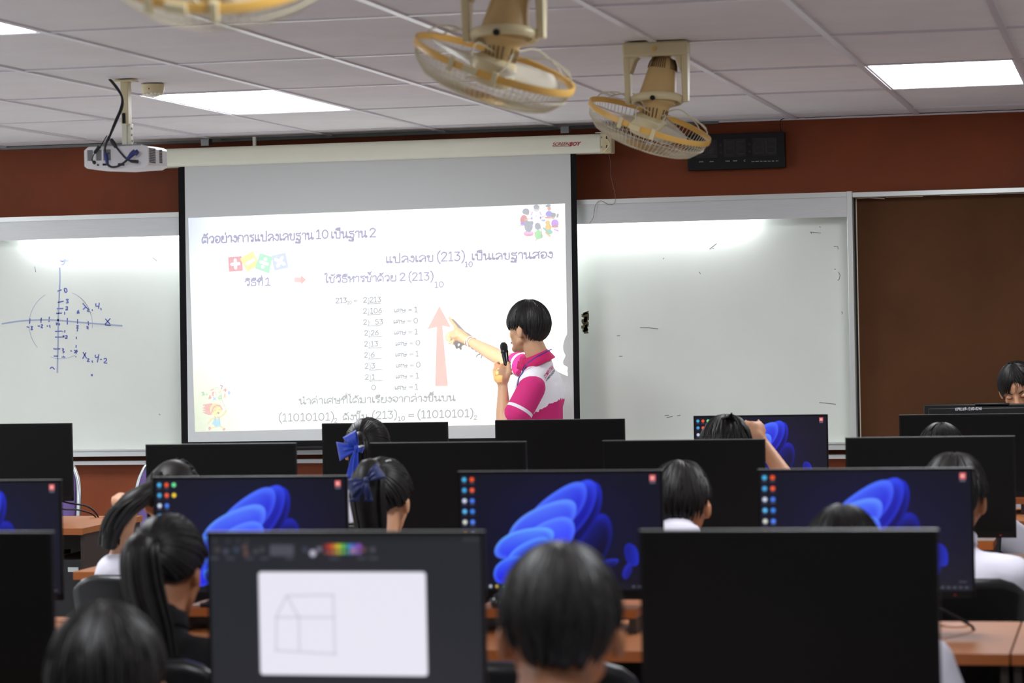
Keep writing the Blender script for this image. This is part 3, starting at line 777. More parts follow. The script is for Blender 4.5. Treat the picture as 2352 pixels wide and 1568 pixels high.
poly([z3(2068, 238), z3(2216, 511), z3(2105, 492), z3(2177, 1267), z3(2013, 1269), z3(2035, 508), z3(1911, 538)], pc(254, 196, 186))
# clip-art: children sitting in a circle (plain generic figures)
def c2(x, y): return (860 + x / 4.9, 440 + y / 4.9)
hair = pc(192, 194, 202); skin = pc(246, 214, 196)
def dot2(x, y, rx, ry, col, rot=0): disc(*c2(x, y), rx / 4.9, ry / 4.9, col, rot)
dot2(1682, 320, 42, 58, pc(232, 176, 182)); dot2(1672, 362, 32, 16, pc(190, 184, 250)); stroke([c2(1690, 320), c2(1765, 300)], 2 * PSC, skin); dot2(1722, 250, 20, 18, skin); dot2(1705, 225, 40, 36, hair)
stroke([c2(1630, 385), c2(1690, 380)], 2 * PSC, skin)
dot2(1825, 195, 34, 34, pc(236, 238, 240)); dot2(1824, 172, 36, 26, hair); stroke([c2(1790, 205), c2(1858, 205)], 1.6 * PSC, pc(240, 214, 228))
stroke([c2(1778, 232), c2(1766, 262)], 3 * PSC, pc(232, 208, 240)); stroke([c2(1866, 232), c2(1876, 262)], 3 * PSC, pc(232, 208, 240)); dot2(1820, 275, 8, 8, pc(206, 224, 255))
dot2(1772, 300, 9, 18, pc(196, 186, 238)); dot2(1870, 294, 10, 16, pc(180, 170, 238)); dot2(1902, 322, 28, 12, pc(200, 208, 244), .1)
dot2(1966, 190, 22, 26, pc(244, 200, 186)); dot2(1956, 158, 34, 16, hair, -.2); dot2(1966, 250, 40, 34, pc(192, 184, 248)); stroke([c2(1930, 265), c2(1880, 290)], 2 * PSC, skin); dot2(1960, 292, 44, 12, pc(240, 196, 180))
dot2(2032, 358, 42, 48, pc(222, 186, 250)); dot2(2032, 392, 40, 14, pc(236, 182, 182)); dot2(2010, 292, 22, 18, skin); dot2(2012, 264, 34, 28, hair); dot2(2062, 270, 12, 26, hair, .3); dot2(2050, 262, 4, 5, pc(246, 236, 150))
dot2(1950, 350, 27, 27, pc(248, 220, 162)); dot2(1958, 402, 36, 42, pc(248, 218, 158)); dot2(1965, 455, 42, 28, pc(178, 222, 214)); stroke([c2(1905, 410), c2(1950, 450)], 4 * PSC, pc(178, 222, 214)); stroke([c2(1930, 460), c2(1975, 500)], 4 * PSC, pc(244, 214, 160))
dot2(1735, 470, 58, 32, pc(250, 206, 246)); dot2(1735, 488, 50, 14, pc(240, 190, 200)); dot2(1735, 392, 48, 62, hair); dot2(1712, 350, 28, 26, hair); dot2(1768, 352, 22, 24, hair)
dot2(1845, 485, 42, 54, pc(188, 240, 190)); dot2(1880, 500, 16, 26, pc(200, 214, 190)); dot2(1838, 390, 34, 42, hair); stroke([c2(1800, 450), c2(1812, 500)], 2.4 * PSC, pc(244, 214, 200)); stroke([c2(1872, 410), c2(1884, 470)], 2 * PSC, pc(244, 200, 190)); stroke([c2(1812, 552), c2(1830, 530)], 1.6 * PSC, pc(200, 190, 196))
stroke([c2(1578, 448), c2(1670, 410)], 1 * PSC, pc(214, 224, 250)); stroke([c2(2025, 425), c2(2066, 440)], 4 * PSC, pc(246, 204, 250)); stroke([c2(1695, 553), c2(1770, 570)], .8 * PSC, pc(222, 224, 236))
# clip-art: a running girl with a net catching numbers
def c4(x, y): return (420 + x / 5.6, 840 + y / 5.6)
def dot4(x, y, rx, ry, col, rot=0): disc(*c4(x, y), rx / 5.6, ry / 5.6, col, rot)
rh = pc(240, 176, 158); ye = pc(247, 241, 160); ysk = pc(246, 228, 156)
poly([c4(*p) for p in ((380, 480), (262, 495), (252, 510), (290, 515), (250, 545), (292, 560), (248, 572), (300, 590), (252, 600), (330, 632), (400, 628))], rh)
dot4(428, 560, 78, 82, ye); dot4(400, 545, 34, 66, pc(246, 226, 140), .25)
stroke([c4(*p) for p in ((372, 600), (388, 545), (430, 506), (480, 515), (504, 560))], 3.4 * PSC, rh); dot4(456, 604, 14, 12, pc(170, 160, 172))
stroke([c4(*p) for p in ((406, 574), (418, 570), (430, 575))], 1 * PSC, rh); stroke([c4(*p) for p in ((462, 566), (474, 560), (484, 566))], 1 * PSC, rh)
stroke([c4(*p) for p in ((470, 660), (520, 630), (555, 575))], 4.4 * PSC, ysk); stroke([c4(*p) for p in ((410, 665), (365, 690), (330, 735))], 4.4 * PSC, ysk)
poly([c4(*p) for p in ((412, 655), (468, 655), (492, 770), (440, 792), (370, 745), (400, 690))], pc(180, 222, 238)); dot4(440, 668, 26, 18, pc(247, 226, 140))
stroke([c4(412, 650), c4(420, 690)], 1.6 * PSC, pc(160, 196, 220)); stroke([c4(464, 650), c4(468, 690)], 1.6 * PSC, pc(160, 196, 220))
stroke([c4(420, 785), c4(362, 800)], 3.4 * PSC, ysk); stroke([c4(486, 778), c4(520, 806)], 3.4 * PSC, ysk); dot4(343, 804, 16, 22, pc(236, 150, 150), .3); dot4(530, 815, 22, 13, pc(236, 150, 150), -.5)
stroke([c4(*p) for p in el(460, 358, 38, 92, 0, 360)] if 0 else [c4(460 + 34 * math.cos(t) + 26 * math.sin(t), 358 + 86 * math.sin(t)) for t in [2 * PI * k / 24 for k in range(25)]], 1.1 * PSC, pc(206, 212, 180)); stroke([c4(505, 440), c4(556, 580)], 1.3 * PSC, pc(204, 206, 180))
stroke([c4(*p) for p in ((415, 280), (330, 310), (235, 325), (215, 365), (250, 405), (340, 430), (400, 455), (480, 445))], .7 * PSC, pc(230, 234, 200))
def glyph4(x, y, L, col, s=20, w=2.2):
    for l in L: stroke([c4(x + a * s, y + b * s) for a, b in l], w * PSC, col)
glyph4(262, 360, [[(-1, -.8), (0, -1.1), (.4, -.5), (0, 0)], el(.1, .4, .6, .6)], pc(150, 212, 170)); glyph4(308, 366, [[(-.9, 0), (.9, 0)], [(0, -.9), (0, .9)]], pc(196, 236, 150))
glyph4(375, 308, [[(-.9, .3), (.9, -.3)]], pc(244, 196, 140), w=3.2); glyph4(390, 362, [[(.6, -1.2), (-.6, -.9), (.3, -.1), (-.6, .2), (-.3, 1.1), (.6, 1)]], pc(238, 160, 170)); glyph4(348, 398, [[(-.5, .9), (0, -.7), (.7, .8), (-.5, .9)]], pc(240, 170, 160), w=3)
glyph4(408, 422, [[(-.8, -.8), (.8, .8)], [(.8, -.8), (-.8, .8)]], pc(160, 206, 246)); glyph4(478, 402, [el(0, .2, .7, .9), [(.6, -1.3), (.7, .8)]], pc(170, 226, 160), w=2.6); glyph4(472, 330, [[(-.6, .2), (.1, .9), (.7, -.6)]], pc(246, 232, 140), w=2.6)
glyph4(495, 270, [[(-.6, -.9), (.8, -.7), (0, 1.2)]], pc(206, 170, 190), w=2.8); glyph4(545, 310, [[(-1, .1), (1, -.1)], [(-.1, -1), (.1, 1)]], pc(246, 160, 160), w=3); glyph4(595, 344, [el(0, 0, .5, .85)], pc(184, 204, 250), w=3); glyph4(540, 384, [[(0, -1), (-.1, 1)]], pc(246, 204, 160), w=4)
# clip-art in the lower right corner, where the presenter's hand catches the beam
def hx(px, py, Y=12.57):
    p = at_y(px, py, Y); p = PROJ_POS + (p - PROJ_POS) * ((SCREEN_Y - PROJ_POS.y) / (Y - PROJ_POS.y))
    return ((p.x - PX0) / (PX1 - PX0) * PW, (p.z - PZ0) / (PZ1 - PZ0) * PH)
def hdisc(cx, cy, rx, ry, col): poly([hx(cx + rx * math.cos(t), cy + ry * math.sin(t)) for t in [2 * PI * k / 18 for k in range(18)]], col, px=False)
hdisc(1147, 841, 12, 14, (.28, .10, .04)); hdisc(1141, 852, 6, 8, (.3, .12, .05)); hdisc(1138, 863, 8, 9, (.75, .45, .08)); hdisc(1166, 838, 5, 9, (.55, .05, .06))
stroke([hx(*p) for p in ((1156, 852), (1149, 858), (1147, 864))] , 5, (.75, .6, .08), px=False); poly([hx(*p) for p in el(1152, 863, 5, 5)], (.75, .6, .08), px=False); poly([hx(*p) for p in el(1152, 863, 2, 2)], (1, 1, 1), px=False)
poly([hx(1133, 869), hx(1166, 869), hx(1164, 884), hx(1134, 884)], (.55, .5, .1), px=False)
# ---------------------------------------------------------------- projector and its beam
img = bpy.data.images.new('slide', PW, PH, alpha=False, float_buffer=True)
buf = np.ones((PH, PW, 4), np.float32); buf[..., :3] = slide
img.pixels.foreach_set(buf.ravel()); img.update()
PJ = at_y(290, 390, 9.95)
pz0 = PJ.z; PB = Vector((PJ.x - .0, 9.95, pz0))
pj = thing('projector', 'white ceiling projector with dangling cables, left of the screen', 'projector', (PB.x, 9.95, pz0))
W2, D2, H2 = .132, .105, .088
def pjz(px): return at_y(px, 350, 9.845).x - PB.x
body = MB()
prof = [(-W2, .012), (-W2 + .012, .003), (0, -.004), (W2 - .02, .0), (W2, .01), (W2, H2 - .012), (W2 - .015, H2 - .002), (-W2 + .018, H2), (-W2, H2 - .014)]
n = len(prof)
for y in (-D2, D2):
    for (x, z) in prof: body.v.append(Vector((x, y, z)))
for k in range(n): body.f.append((k, (k + 1) % n, n + (k + 1) % n, n + k))
body.f += [tuple(range(n)), tuple(n + k for k in reversed(range(n)))]
M_pj = mat('white_projector_shell', (226, 224, 226), .4)
body.build('body', M_pj, pj, bevel=.003)
v = MB()
for r in range(10):
    z = .035 + r * .0042
    for x0, x1 in ((-.118, -.095), (-.082, -.06), (-.052, -.022)): v.box(((x0 + x1) / 2, -D2 - .0004, z), (x1 - x0, .0012, .0024))
v.build('rear_vent', M_dark, pj, smooth=False)
v = MB()
for r in range(9):
    for c in range(5): v.box((W2 + .0004, -.09 + c * .014, .022 + r * .0066), (.0012, .010, .0046))
    for c in range(3): v.box((W2 + .0004, .02 + c * .011, .026 + r * .006), (.0012, .008, .0042))
v.build('side_vent', M_dark, pj, smooth=False)
for x, z, w_, h_ in ((-.075, .016, .008, .006), (-.046, .017, .02, .008), (.02, .015, .026, .01), (-.035, .036, .006, .006), (-.03, .06, .006, .004)): MB().box((x, -D2 - .0006, z), (w_, .0016, h_)).build('port', M_dark, pj, smooth=False)
MB().cyl((PROJ_POS.x - PB.x, D2 - .01, PROJ_POS.z - pz0), (PROJ_POS.x - PB.x, D2 + .018, PROJ_POS.z - pz0), .03, .033).build('lens', M_black_gloss, pj)
mtx = at_y(292, 260, 9.95).x - PB.x
mz = CEIL - pz0
bx = MB().box2((mtx - .018, -.02, .17), (mtx + .012, .02, mz)).build('mount_pole', M_cream_plastic, pj, bevel=.002)
MB().box((mtx - .003, 0, mz - .004), (.08, .07, .006)).build('ceiling_plate', M_cream_plastic, bx, smooth=False)
MB().box((mtx - .006, -.021, .2), (.013, .003, .04)).build('slot', M_dark, bx, smooth=False)
cp = MB().box2((mtx - .016, -.022, .096), (mtx + .004, .022, .178)).box2((mtx + .004, -.016, .096), (mtx + .018, .016, .178)).build('mount_bracket', M_steel if 0 else M_cream, pj, bevel=.002)
sc_ = MB()
for z in (.112, .135, .16): sc_.cyl((mtx + .018, 0, z), (mtx + .021, 0, z), .004, n=10)
sc_.build('bolt', M_steel, cp)
MB().box((mtx - .01, -.02, .094), (.15, .02, .005)).box((mtx - .01, .03, .094), (.13, .02, .005)).cyl((mtx + .03, 0, .09), (mtx + .03, 0, .104), .006, n=10).build('mount_plate', M_steel, pj)
def pz(zx, zy, dy=-.03): 
    p = at_y(170 + zx / 5.227, 160 + zy / 5.227, 9.845 + dy); return p - PB
M_cab = mat('black_cable', (22, 20, 26), .5); M_blue = mat('blue_connector', (34, 44, 110), .45)
c1 = MB()
for dx in (-10, 4, 14):
    c1.tube(spline([pz(430 + dx, 118, 0.02), pz(510 + dx, 215), pz(575 + dx * .4, 330), pz(570 + dx, 450), pz(500 + dx, 620), pz(430 + dx * .6, 790), pz(395 + dx, 860)], 6), .0028, 6)
c1.build('cable_bundle', M_cab, pj)
c2_ = MB().tube(spline([pz(420, 800), pz(385, 890), pz(370, 960), pz(378, 1010)], 5), .0045, 7).tube(spline([pz(395, 1130), pz(440, 1165), pz(510, 1165), pz(580, 1130), pz(640, 1080)], 5), .0045, 7).build('video_cable', M_cab, pj)
MB().tube([pz(378, 1005), pz(388, 1060), pz(400, 1130)], [.008, .0085, .006], 10, flat=1.0).build('video_plug', M_blue, c2_)
MB().tube([pz(640, 1075), pz(700, 1010), pz(735, 985)], [.006, .011, .012], 10).tube([pz(735, 985), pz(765, 1010)], [.012, .01], 8).build('video_plug', M_blue, c2_)
c3_ = MB().tube(spline([pz(440, 830), pz(480, 890), pz(540, 970), pz(620, 1060), pz(690, 1100), pz(760, 1105)], 6), .0042, 7).build('power_cable', M_cab, pj)
MB().tube([pz(445, 840), pz(480, 890), pz(505, 930)], [.008, .009, .007], 10).tube([pz(680, 1098), pz(770, 1104)], [.006, .007], 8).build('cable_sleeve', M_cab, c3_)
c4_ = MB().tube(spline([pz(395, 790), pz(330, 900), pz(250, 1000), pz(215, 1080), pz(240, 1115)], 6), .0022, 6).build('signal_cable', M_cab, pj)
MB().tube([pz(310, 915), pz(245, 1000)], [.0075, .006], 9).ball(pz(243, 1113), .008, 10).build('cable_sleeve', M_cab, c4_)
beam_d = bpy.data.lights.new('projector_lamp', 'SPOT'); beam = bpy.data.objects.new('projector_lamp', beam_d); COL.objects.link(beam)
beam.parent = pj; beam.location = PROJ_POS - PB; beam.rotation_euler = (PI / 2, 0, 0)
beam_d.energy = PROJ_POWER; beam_d.shadow_soft_size = 0.0; beam_d.spot_size = math.radians(95); beam_d.spot_blend = 0.0
beam_d.use_nodes = True; nt = beam_d.node_tree
em = [n_ for n_ in nt.nodes if n_.type == 'EMISSION'][0]
tc = nt.nodes.new('ShaderNodeTexCoord'); sx = nt.nodes.new('ShaderNodeSeparateXYZ'); nt.links.new(tc.outputs['Normal'], sx.inputs[0])
dist = SCREEN_Y - PROJ_POS.y
SGN = 1.0
u = mth(nt, 'MULTIPLY', mth(nt, 'DIVIDE', sx.outputs['X'], mth(nt, 'ABSOLUTE', sx.outputs['Z'])), SGN * dist)
w = mth(nt, 'MULTIPLY', mth(nt, 'DIVIDE', sx.outputs['Y'], mth(nt, 'ABSOLUTE', sx.outputs['Z'])), SGN * dist)
u = mth(nt, 'DIVIDE', mth(nt, 'ADD', u, PROJ_POS.x - PX0), PX1 - PX0)
w = mth(nt, 'DIVIDE', mth(nt, 'ADD', w, PROJ_POS.z - PZ0), PZ1 - PZ0)
cb = nt.nodes.new('ShaderNodeCombineXYZ'); nt.links.new(u, cb.inputs[0]); nt.links.new(w, cb.inputs[1])
ti = nt.nodes.new('ShaderNodeTexImage'); ti.image = img; ti.extension = 'CLIP'; ti.interpolation = 'Linear'
nt.links.new(cb.outputs[0], ti.inputs[0]); nt.links.new(ti.outputs['Color'], em.inputs['Color'])

# ---------------------------------------------------------------- round ceiling detector
dt = at_z(351, 194, CEIL)
d_ = thing('ceiling_detector', 'round cream ceiling detector beside the projector mount', 'detector', (dt.x, dt.y, CEIL))
MB().lathe([(0, 0), (.047, 0), (.047, -.004), (.044, -.028), (.04, -.036)] + [(.04, -.036), (0, -.04)], n=40).build('base', M_cream_plastic, d_)
w_ = MB()
for k in range(14):
    a = 2 * PI * k / 14; w_.ball((.036 * math.cos(a), .036 * math.sin(a), -.037), (.007, .007, .006), 10)
w_.lathe([(0, -.03), (.03, -.034), (.026, -.046), (.012, -.05), (0, -.05)], n=24).build('sensor_ring', M_cream, d_)
MB().ball((0, -.0455, -.02), .003, 8).build('status_lamp', M_red_ink, d_)

# ---------------------------------------------------------------- ceiling orbit fans
M_fan = mat('ivory_fan_plastic', (222, 208, 166), .35, var=.03, scale=6)
M_fan_tan = mat('tan_motor_cover', (208, 176, 120), .4, var=.05, scale=5)
M_fan_ring = mat('amber_guard_ring', (232, 184, 96), .32)
M_fan_wire = mat('pale_guard_wire', (214, 206, 180), .4)
M_blade = mat('milky_fan_blade', (226, 220, 204), .22, trans=.15)
M_grille = mat('brown_vent_slots', (92, 70, 36), .6)
def cam_dir(a, b, c): return (CR * a - CU * b + CF * c).normalized()     # right, down, away as the photo shows it
def make_fan(label, bolt_px, zbolt, n, mdir, blade0=0.3, bracket=True):
    """bolt_px: the pivot bolt of the swivel ring in the photo; n: blow direction; mdir: motor axis (upwards)"""
    B = at_z(*bolt_px, zbolt)
    t = thing('ceiling_fan', label, 'fan', (B.x, B.y, CEIL), group='orbit fans under the ceiling')
    P = Vector((0, .085, zbolt - CEIL))           # centre of the swivel ring, relative to the base
    n = Vector(n).normalized(); m = Vector(mdir).normalized()
    # U bracket: top plate and two tapering legs
    hh = -P.z
    br = MB(); wz = .115
    top = -.0; th = .055
    out = [(-wz, top), (wz, top), (wz, top - th), (wz * .93, P.z + .0), (wz * .78, P.z - .0), (wz * .72, top - th - .06)]
    def arm(s):
        br.hexa([Vector((s * wz, P.y - .035, -.02)), Vector((s * wz * .78, P.y - .035, -.02)), Vector((s * wz * .8, P.y - .02, P.z - .012)), Vector((s * wz * .97, P.y - .02, P.z - .012))],
                [Vector((s * wz, P.y + .035, -.02)), Vector((s * wz * .78, P.y + .035, -.02)), Vector((s * wz * .8, P.y + .02, P.z - .012)), Vector((s * wz * .97, P.y + .02, P.z - .012))])
        br.hexa([Vector((s * wz * .8, P.y - .033, -.05)), Vector((s * wz * .5, P.y - .033, -.05)), Vector((s * wz * .62, P.y - .033, -.062)), Vector((s * wz * .785, P.y - .033, -.11))],
                [Vector((s * wz * .8, P.y + .033, -.05)), Vector((s * wz * .5, P.y + .033, -.05)), Vector((s * wz * .62, P.y + .033, -.062)), Vector((s * wz * .785, P.y + .033, -.11))])
    for s in (1, -1):
        br = MB(); arm(s); br.build('bracket_arm', M_fan, t, bevel=.004)
    tp = MB().box((0, P.y, -.026), (2 * wz, .085, .052)).build('ceiling_mount', M_fan, t, bevel=.008)
    MB().cyl((0, P.y - .0425, -.026), (0, P.y - .046, -.026), .008, n=14).build('cap_screw', M_fan_ring, tp)
    rg = MB().ring(P, (0, 0.12, 1), .083, .011, 40, 10, 1.3)
    o = rg.build('swivel_ring', M_fan, t)
    MB().cyl(P + Vector((0, -.09, 0)), P + Vector((0, -.099, 0)), .009, n=14).build('pivot_bolt', M_black_plastic, o)
    # motor: bell standing on the ring, neck below
    ax = m
    base = P - ax * .0
    mo = MB().lathe([(.0, .155), (.022, .154), (.038, .145), (.047, .125), (.056, .07), (.066, .015), (.067, -.012), (.05, -.02), (.045, -.03), (.036, -.075), (.03, -.085), (0, -.085)], base, ax, 36).build('motor_housing', M_fan_tan, t)
    a = ax.orthogonal().normalized(); b = ax.cross(a)
    sl = MB()
    for k in range(40):
        if k % 10 in (8, 9): continue
        q = 2 * PI * k / 40; d = a * math.cos(q) + b * math.sin(q)
        sl.tube([base + d * .0395 + ax * .146, base + d * .0485 + ax * .127, base + d * .0515 + ax * .108], .0016, 5)
        if k % 2: sl.tube([base + d * .0445 - ax * .036, base + d * .0375 - ax * .07], .0022, 5)
    sl.build('vent_slots', M_grille, mo)
    tip = base + ax * .152
    MB().tube(spline([tip, tip + Vector((.012, 0, .018)), tip + Vector((-.02, .0, .03)), Vector((-.03, P.y, -.045))], 5), .004, 7).tube(spline([tip, tip + Vector((-.03, .01, .03)), Vector((-.02, P.y + .01, -.05))], 5), .0022, 6).build('lead_wire', M_black_plastic, mo)
    # cage
    G = base - ax * .056 - CR * .010
    neck = base - ax * .05
    R = .222
    MB().capsule(neck, G, .026, .03).build('neck_joint', M_fan, t)
    u = n.orthogonal().normalized(); v = n.cross(u)
    MB().lathe([(0, -.0), (.045, .0), (.06, .012), (.062, .06), (.055, .075), (0, .08)], G, n, 32).build('hub', M_fan, t)
    C = G + n * .022
    ring = MB(); prof = [(R - .003, -.009), (R + .003, -.010), (R + .0045, .0), (R + .003, .010), (R - .003, .009), (R - .004, .0), (R - .003, -.009)]
    ring.lathe(prof, C, n, 72)
    ro = ring.build('guard_ring', M_fan_ring, t)
    fr = (Vector((0, -1, 0)) - n * n.dot(Vector((0, -1, 0)))).normalized()
    sd = n.cross(fr)
    MB().box2((-.02, -.006, -.009), (.02, .006, .009)).xf(Matrix.Translation(C + fr * (R + .007)) @ Matrix((sd, fr, n)).transposed().to_4x4()).build('clip', M_fan, ro)
    for s in (-.055, .045):
        MB().box2((-.007, -.007, -.016), (.007, .007, .022)).xf(Matrix.Translation(C + (fr * math.cos(s / R * 1.2) + sd * math.sin(s / R * 1.2)) * (R + .004)) @ Matrix((sd, fr, n)).transposed().to_4x4()).build('clip', M_fan, ro)
    fg = MB()
    for k in range(84):
        q = 2 * PI * k / 84; d = u * math.cos(q) + v * math.sin(q)
        fg.tube([C + d * (R - .002) + n * .006, C + d * (R - .012) + n * .04, C + d * (R * .8) + n * .072, C + d * (R * .55) + n * .088, C + d * .055 + n * .095], .0011, 5, cap=False)
    for rr, dd in ((R - .01, .036), (R * .72, .079), (.058, .095)): fg.ring(C + n * dd, n, rr, .0013, 60, 6)
    fg.build('front_guard', M_fan_wire, t)
    MB().lathe([(0, .1), (.05, .099), (.06, .094), (.056, .09), (0, .088)], C, n, 32).build('centre_badge', M_grille if 0 else M_fan_tan, t)
    for k in range(3):
        bl = MB(); q0 = blade0 + 2 * PI * k / 3; rowsN = 9
        for i in range(rowsN):
            s = i / (rowsN - 1); rad = .05 + (.2 - .05) * s
            half = .42 + .42 * math.sin(PI * min(1, s * 1.05 + .12)) * .9
            half *= (1 if s < .9 else .8)
            for j in range(7):
                w_ = j / 6 - .5; q = q0 + w_ * half * 1.35 + .25 * s
                d = u * math.cos(q) + v * math.sin(q)
                bl.v.append(G + d * rad + n * (.036 + w_ * .05 * (1 - .35 * s)))
        for i in range(rowsN - 1):
            for j in range(6):
                k0 = i * 7 + j; bl.f.append((k0, k0 + 1, k0 + 8, k0 + 7))
        bl.build('blade', M_blade, t, solid=.003)
    # three wire hoops carrying the cage from the motor neck
    for k in range(3):
        wr_ = MB(); q = k * 2 * PI / 3 + 1.15; d = u * math.cos(q) + v * math.sin(q); e = n.cross(d)
        for s in (-1, 1):
            wr_.tube(spline([neck + d * .025 + e * (.012 * s), neck + d * .06 - n * .012 + e * (.03 * s), G + d * .13 - n * .035 + e * (.05 * s), G + d * .2 - n * .005 + e * (.045 * s), C + d * R * .985 - n * .006 + e * (.03 * s)], 6), .0024, 6)
        wr_.tube(spline([G + d * .2 - n * .008 + e * .045, G + d * .206 - n * .012, G + d * .2 - n * .008 - e * .045], 4), .0022, 6)
        wr_.build('hoop_wire', M_fan_wire, t)
    return t
FZ = at_y(1508, 225, 9.30).z
fan_n = cam_dir(-.31, .92, .25)
fan_m = cam_dir(.17, -.98, .05)
make_fan('cream ceiling fan nearest the digital clock, tilted, its whole bracket in view', (1500, 225), FZ, fan_n, fan_m)
make_fan('cream ceiling fan with amber ring at top centre, bracket cut by the photo edge', (1142, 75), FZ, fan_n, fan_m, .9)
make_fan('blurred ceiling fan of which only the lowest arc shows at the top left', (485, -236), FZ, cam_dir(0.0, .8, .6), cam_dir(0.0, -.97, -.2), .5)

# ---------------------------------------------------------------- computer desks
M_wood = mat('beech_laminate', (160, 98, 54), .5, var=.07, scale=3.5, stretch=(1, 14, 14), spec=.25)
M_wood_edge = mat('orange_desk_edging', (160, 88, 36), .45)
M_panel_dark = mat('dark_brown_panel', (42, 28, 20), .6)
M_case = mat('black_computer_case', (24, 24, 26), .45)
DESK_Z = .75
def make_desk(label, x, yfront, w=.74, d=.66, group='computer desks', riser=True):
    t = thing('computer_desk', label, 'desk', (x, yfront, 0), group=group)
    MB().box2((-w / 2, .004, DESK_Z - .024), (w / 2, d, DESK_Z)).build('desktop', M_wood, t, smooth=False)
    MB().box2((-w / 2, 0, DESK_Z - .026), (w / 2, .004, DESK_Z - .0005)).build('front_edging', M_wood_edge, t, smooth=False)
    for s in (-1, 1):
        MB().box2((s * (w / 2 - .004), .03, 0), (s * (w / 2 - .022), d - .02, DESK_Z - .026)).build('side_panel', M_panel_dark, t, smooth=False)
    MB().box2((-w / 2 + .022, d - .06, .12), (w / 2 - .022, d - .045, DESK_Z - .026)).build('back_panel', M_panel_dark, t, smooth=False)
    tr = MB().box2((-w / 2 + .024, .02, .62), (w / 2 - .2, .36, .636)).build('keyboard_tray', M_panel_dark, t, smooth=False)
    g = MB().lathe([(.0, .0006), (.026, .0006), (.034, .003), (.036, .0)], (w / 2 - .16, d - .1, DESK_Z), n=24).build('cable_grommet', M_wood_edge, t)
    return t
def make_riser(label, x, y, w=.42):
    t = thing('monitor_riser', label, 'riser', (x, y, DESK_Z), group='monitor risers on the desks')
    MB().box2((-w / 2, -.12, .04), (w / 2, .12, .062)).build('shelf', M_wood_edge, t, smooth=False)
    for s in (-1, 1): MB().box2((s * w / 2, -.12, .0005), (s * (w / 2 - .018), .12, .04)).build('foot', M_panel_dark, t, smooth=False)
    return t

# ---------------------------------------------------------------- monitors
M_mon = mat('black_monitor_shell', (18, 18, 20), .45, bump=.02, bscale=300, spec=.35)
M_bezel = mat('black_bezel', (9, 9, 10), .4, spec=.3)
M_off = mat('dark_lcd', (12, 12, 13), .36, spec=.22)
M_lightened_edge = mat('lightened_monitor_edge', (128, 130, 130), .4, metal=.3)  # light caught on the black monitors' upper edges, painted in as paler grey
MW, MH, MT = .54, .325, .03
def lcd_material(name, power):
    m = bpy.data.materials.new(name); m.use_nodes = True; nt = m.node_tree
    b = nt.nodes['Principled BSDF']; b.inputs['Base Color'].default_value = (.008, .008, .009, 1); b.inputs['Roughness'].default_value = .3
    at = nt.nodes.new('ShaderNodeVertexColor'); at.layer_name = 'picture'
    nt.links.new(at.outputs['Color'], b.inputs['Emission Color']); b.inputs['Emission Strength'].default_value = power
    m.cycles.emission_sampling = 'NONE'
    return m
M_lcd = lcd_material('lit_lcd', 1.0)
LW, LH = .528, .300
def lcd_mesh(name, fn, nx=320, ny=180):
    me = bpy.data.meshes.new(name)
    X, Y = np.meshgrid(np.linspace(0, 1, nx + 1), np.linspace(0, 1, ny + 1))
    rgb = fn(X, Y)
    co = np.stack([(X - .5) * LW, np.full(X.shape, -.0), (Y - .5) * LH], -1).reshape(-1, 3)
    idx = np.arange((nx + 1) * (ny + 1)).reshape(ny + 1, nx + 1)
    q = np.stack([idx[:-1, :-1], idx[:-1, 1:], idx[1:, 1:], idx[1:, :-1]], -1).reshape(-1, 4)
    me.from_pydata(co.tolist(), [], q.tolist()); me.update()
    ca = me.color_attributes.new('picture', 'FLOAT_COLOR', 'POINT')
    lc = np.where(rgb <= .04045, rgb / 12.92, ((rgb + .055) / 1.055) ** 2.4)
    out = np.ones((lc.shape[0] * lc.shape[1], 4), np.float32); out[:, :3] = lc.reshape(-1, 3)
    ca.data.foreach_set('color', out.ravel())
    me.materials.append(M_lcd)
    return me
def over(img, m, c):
    m = np.clip(m, 0, 1)[..., None]; return img * (1 - m) + np.array(c) / 255 * m
def sst(a, b, x): t = np.clip((x - a) / (b - a), 0, 1); return t * t * (3 - 2 * t)
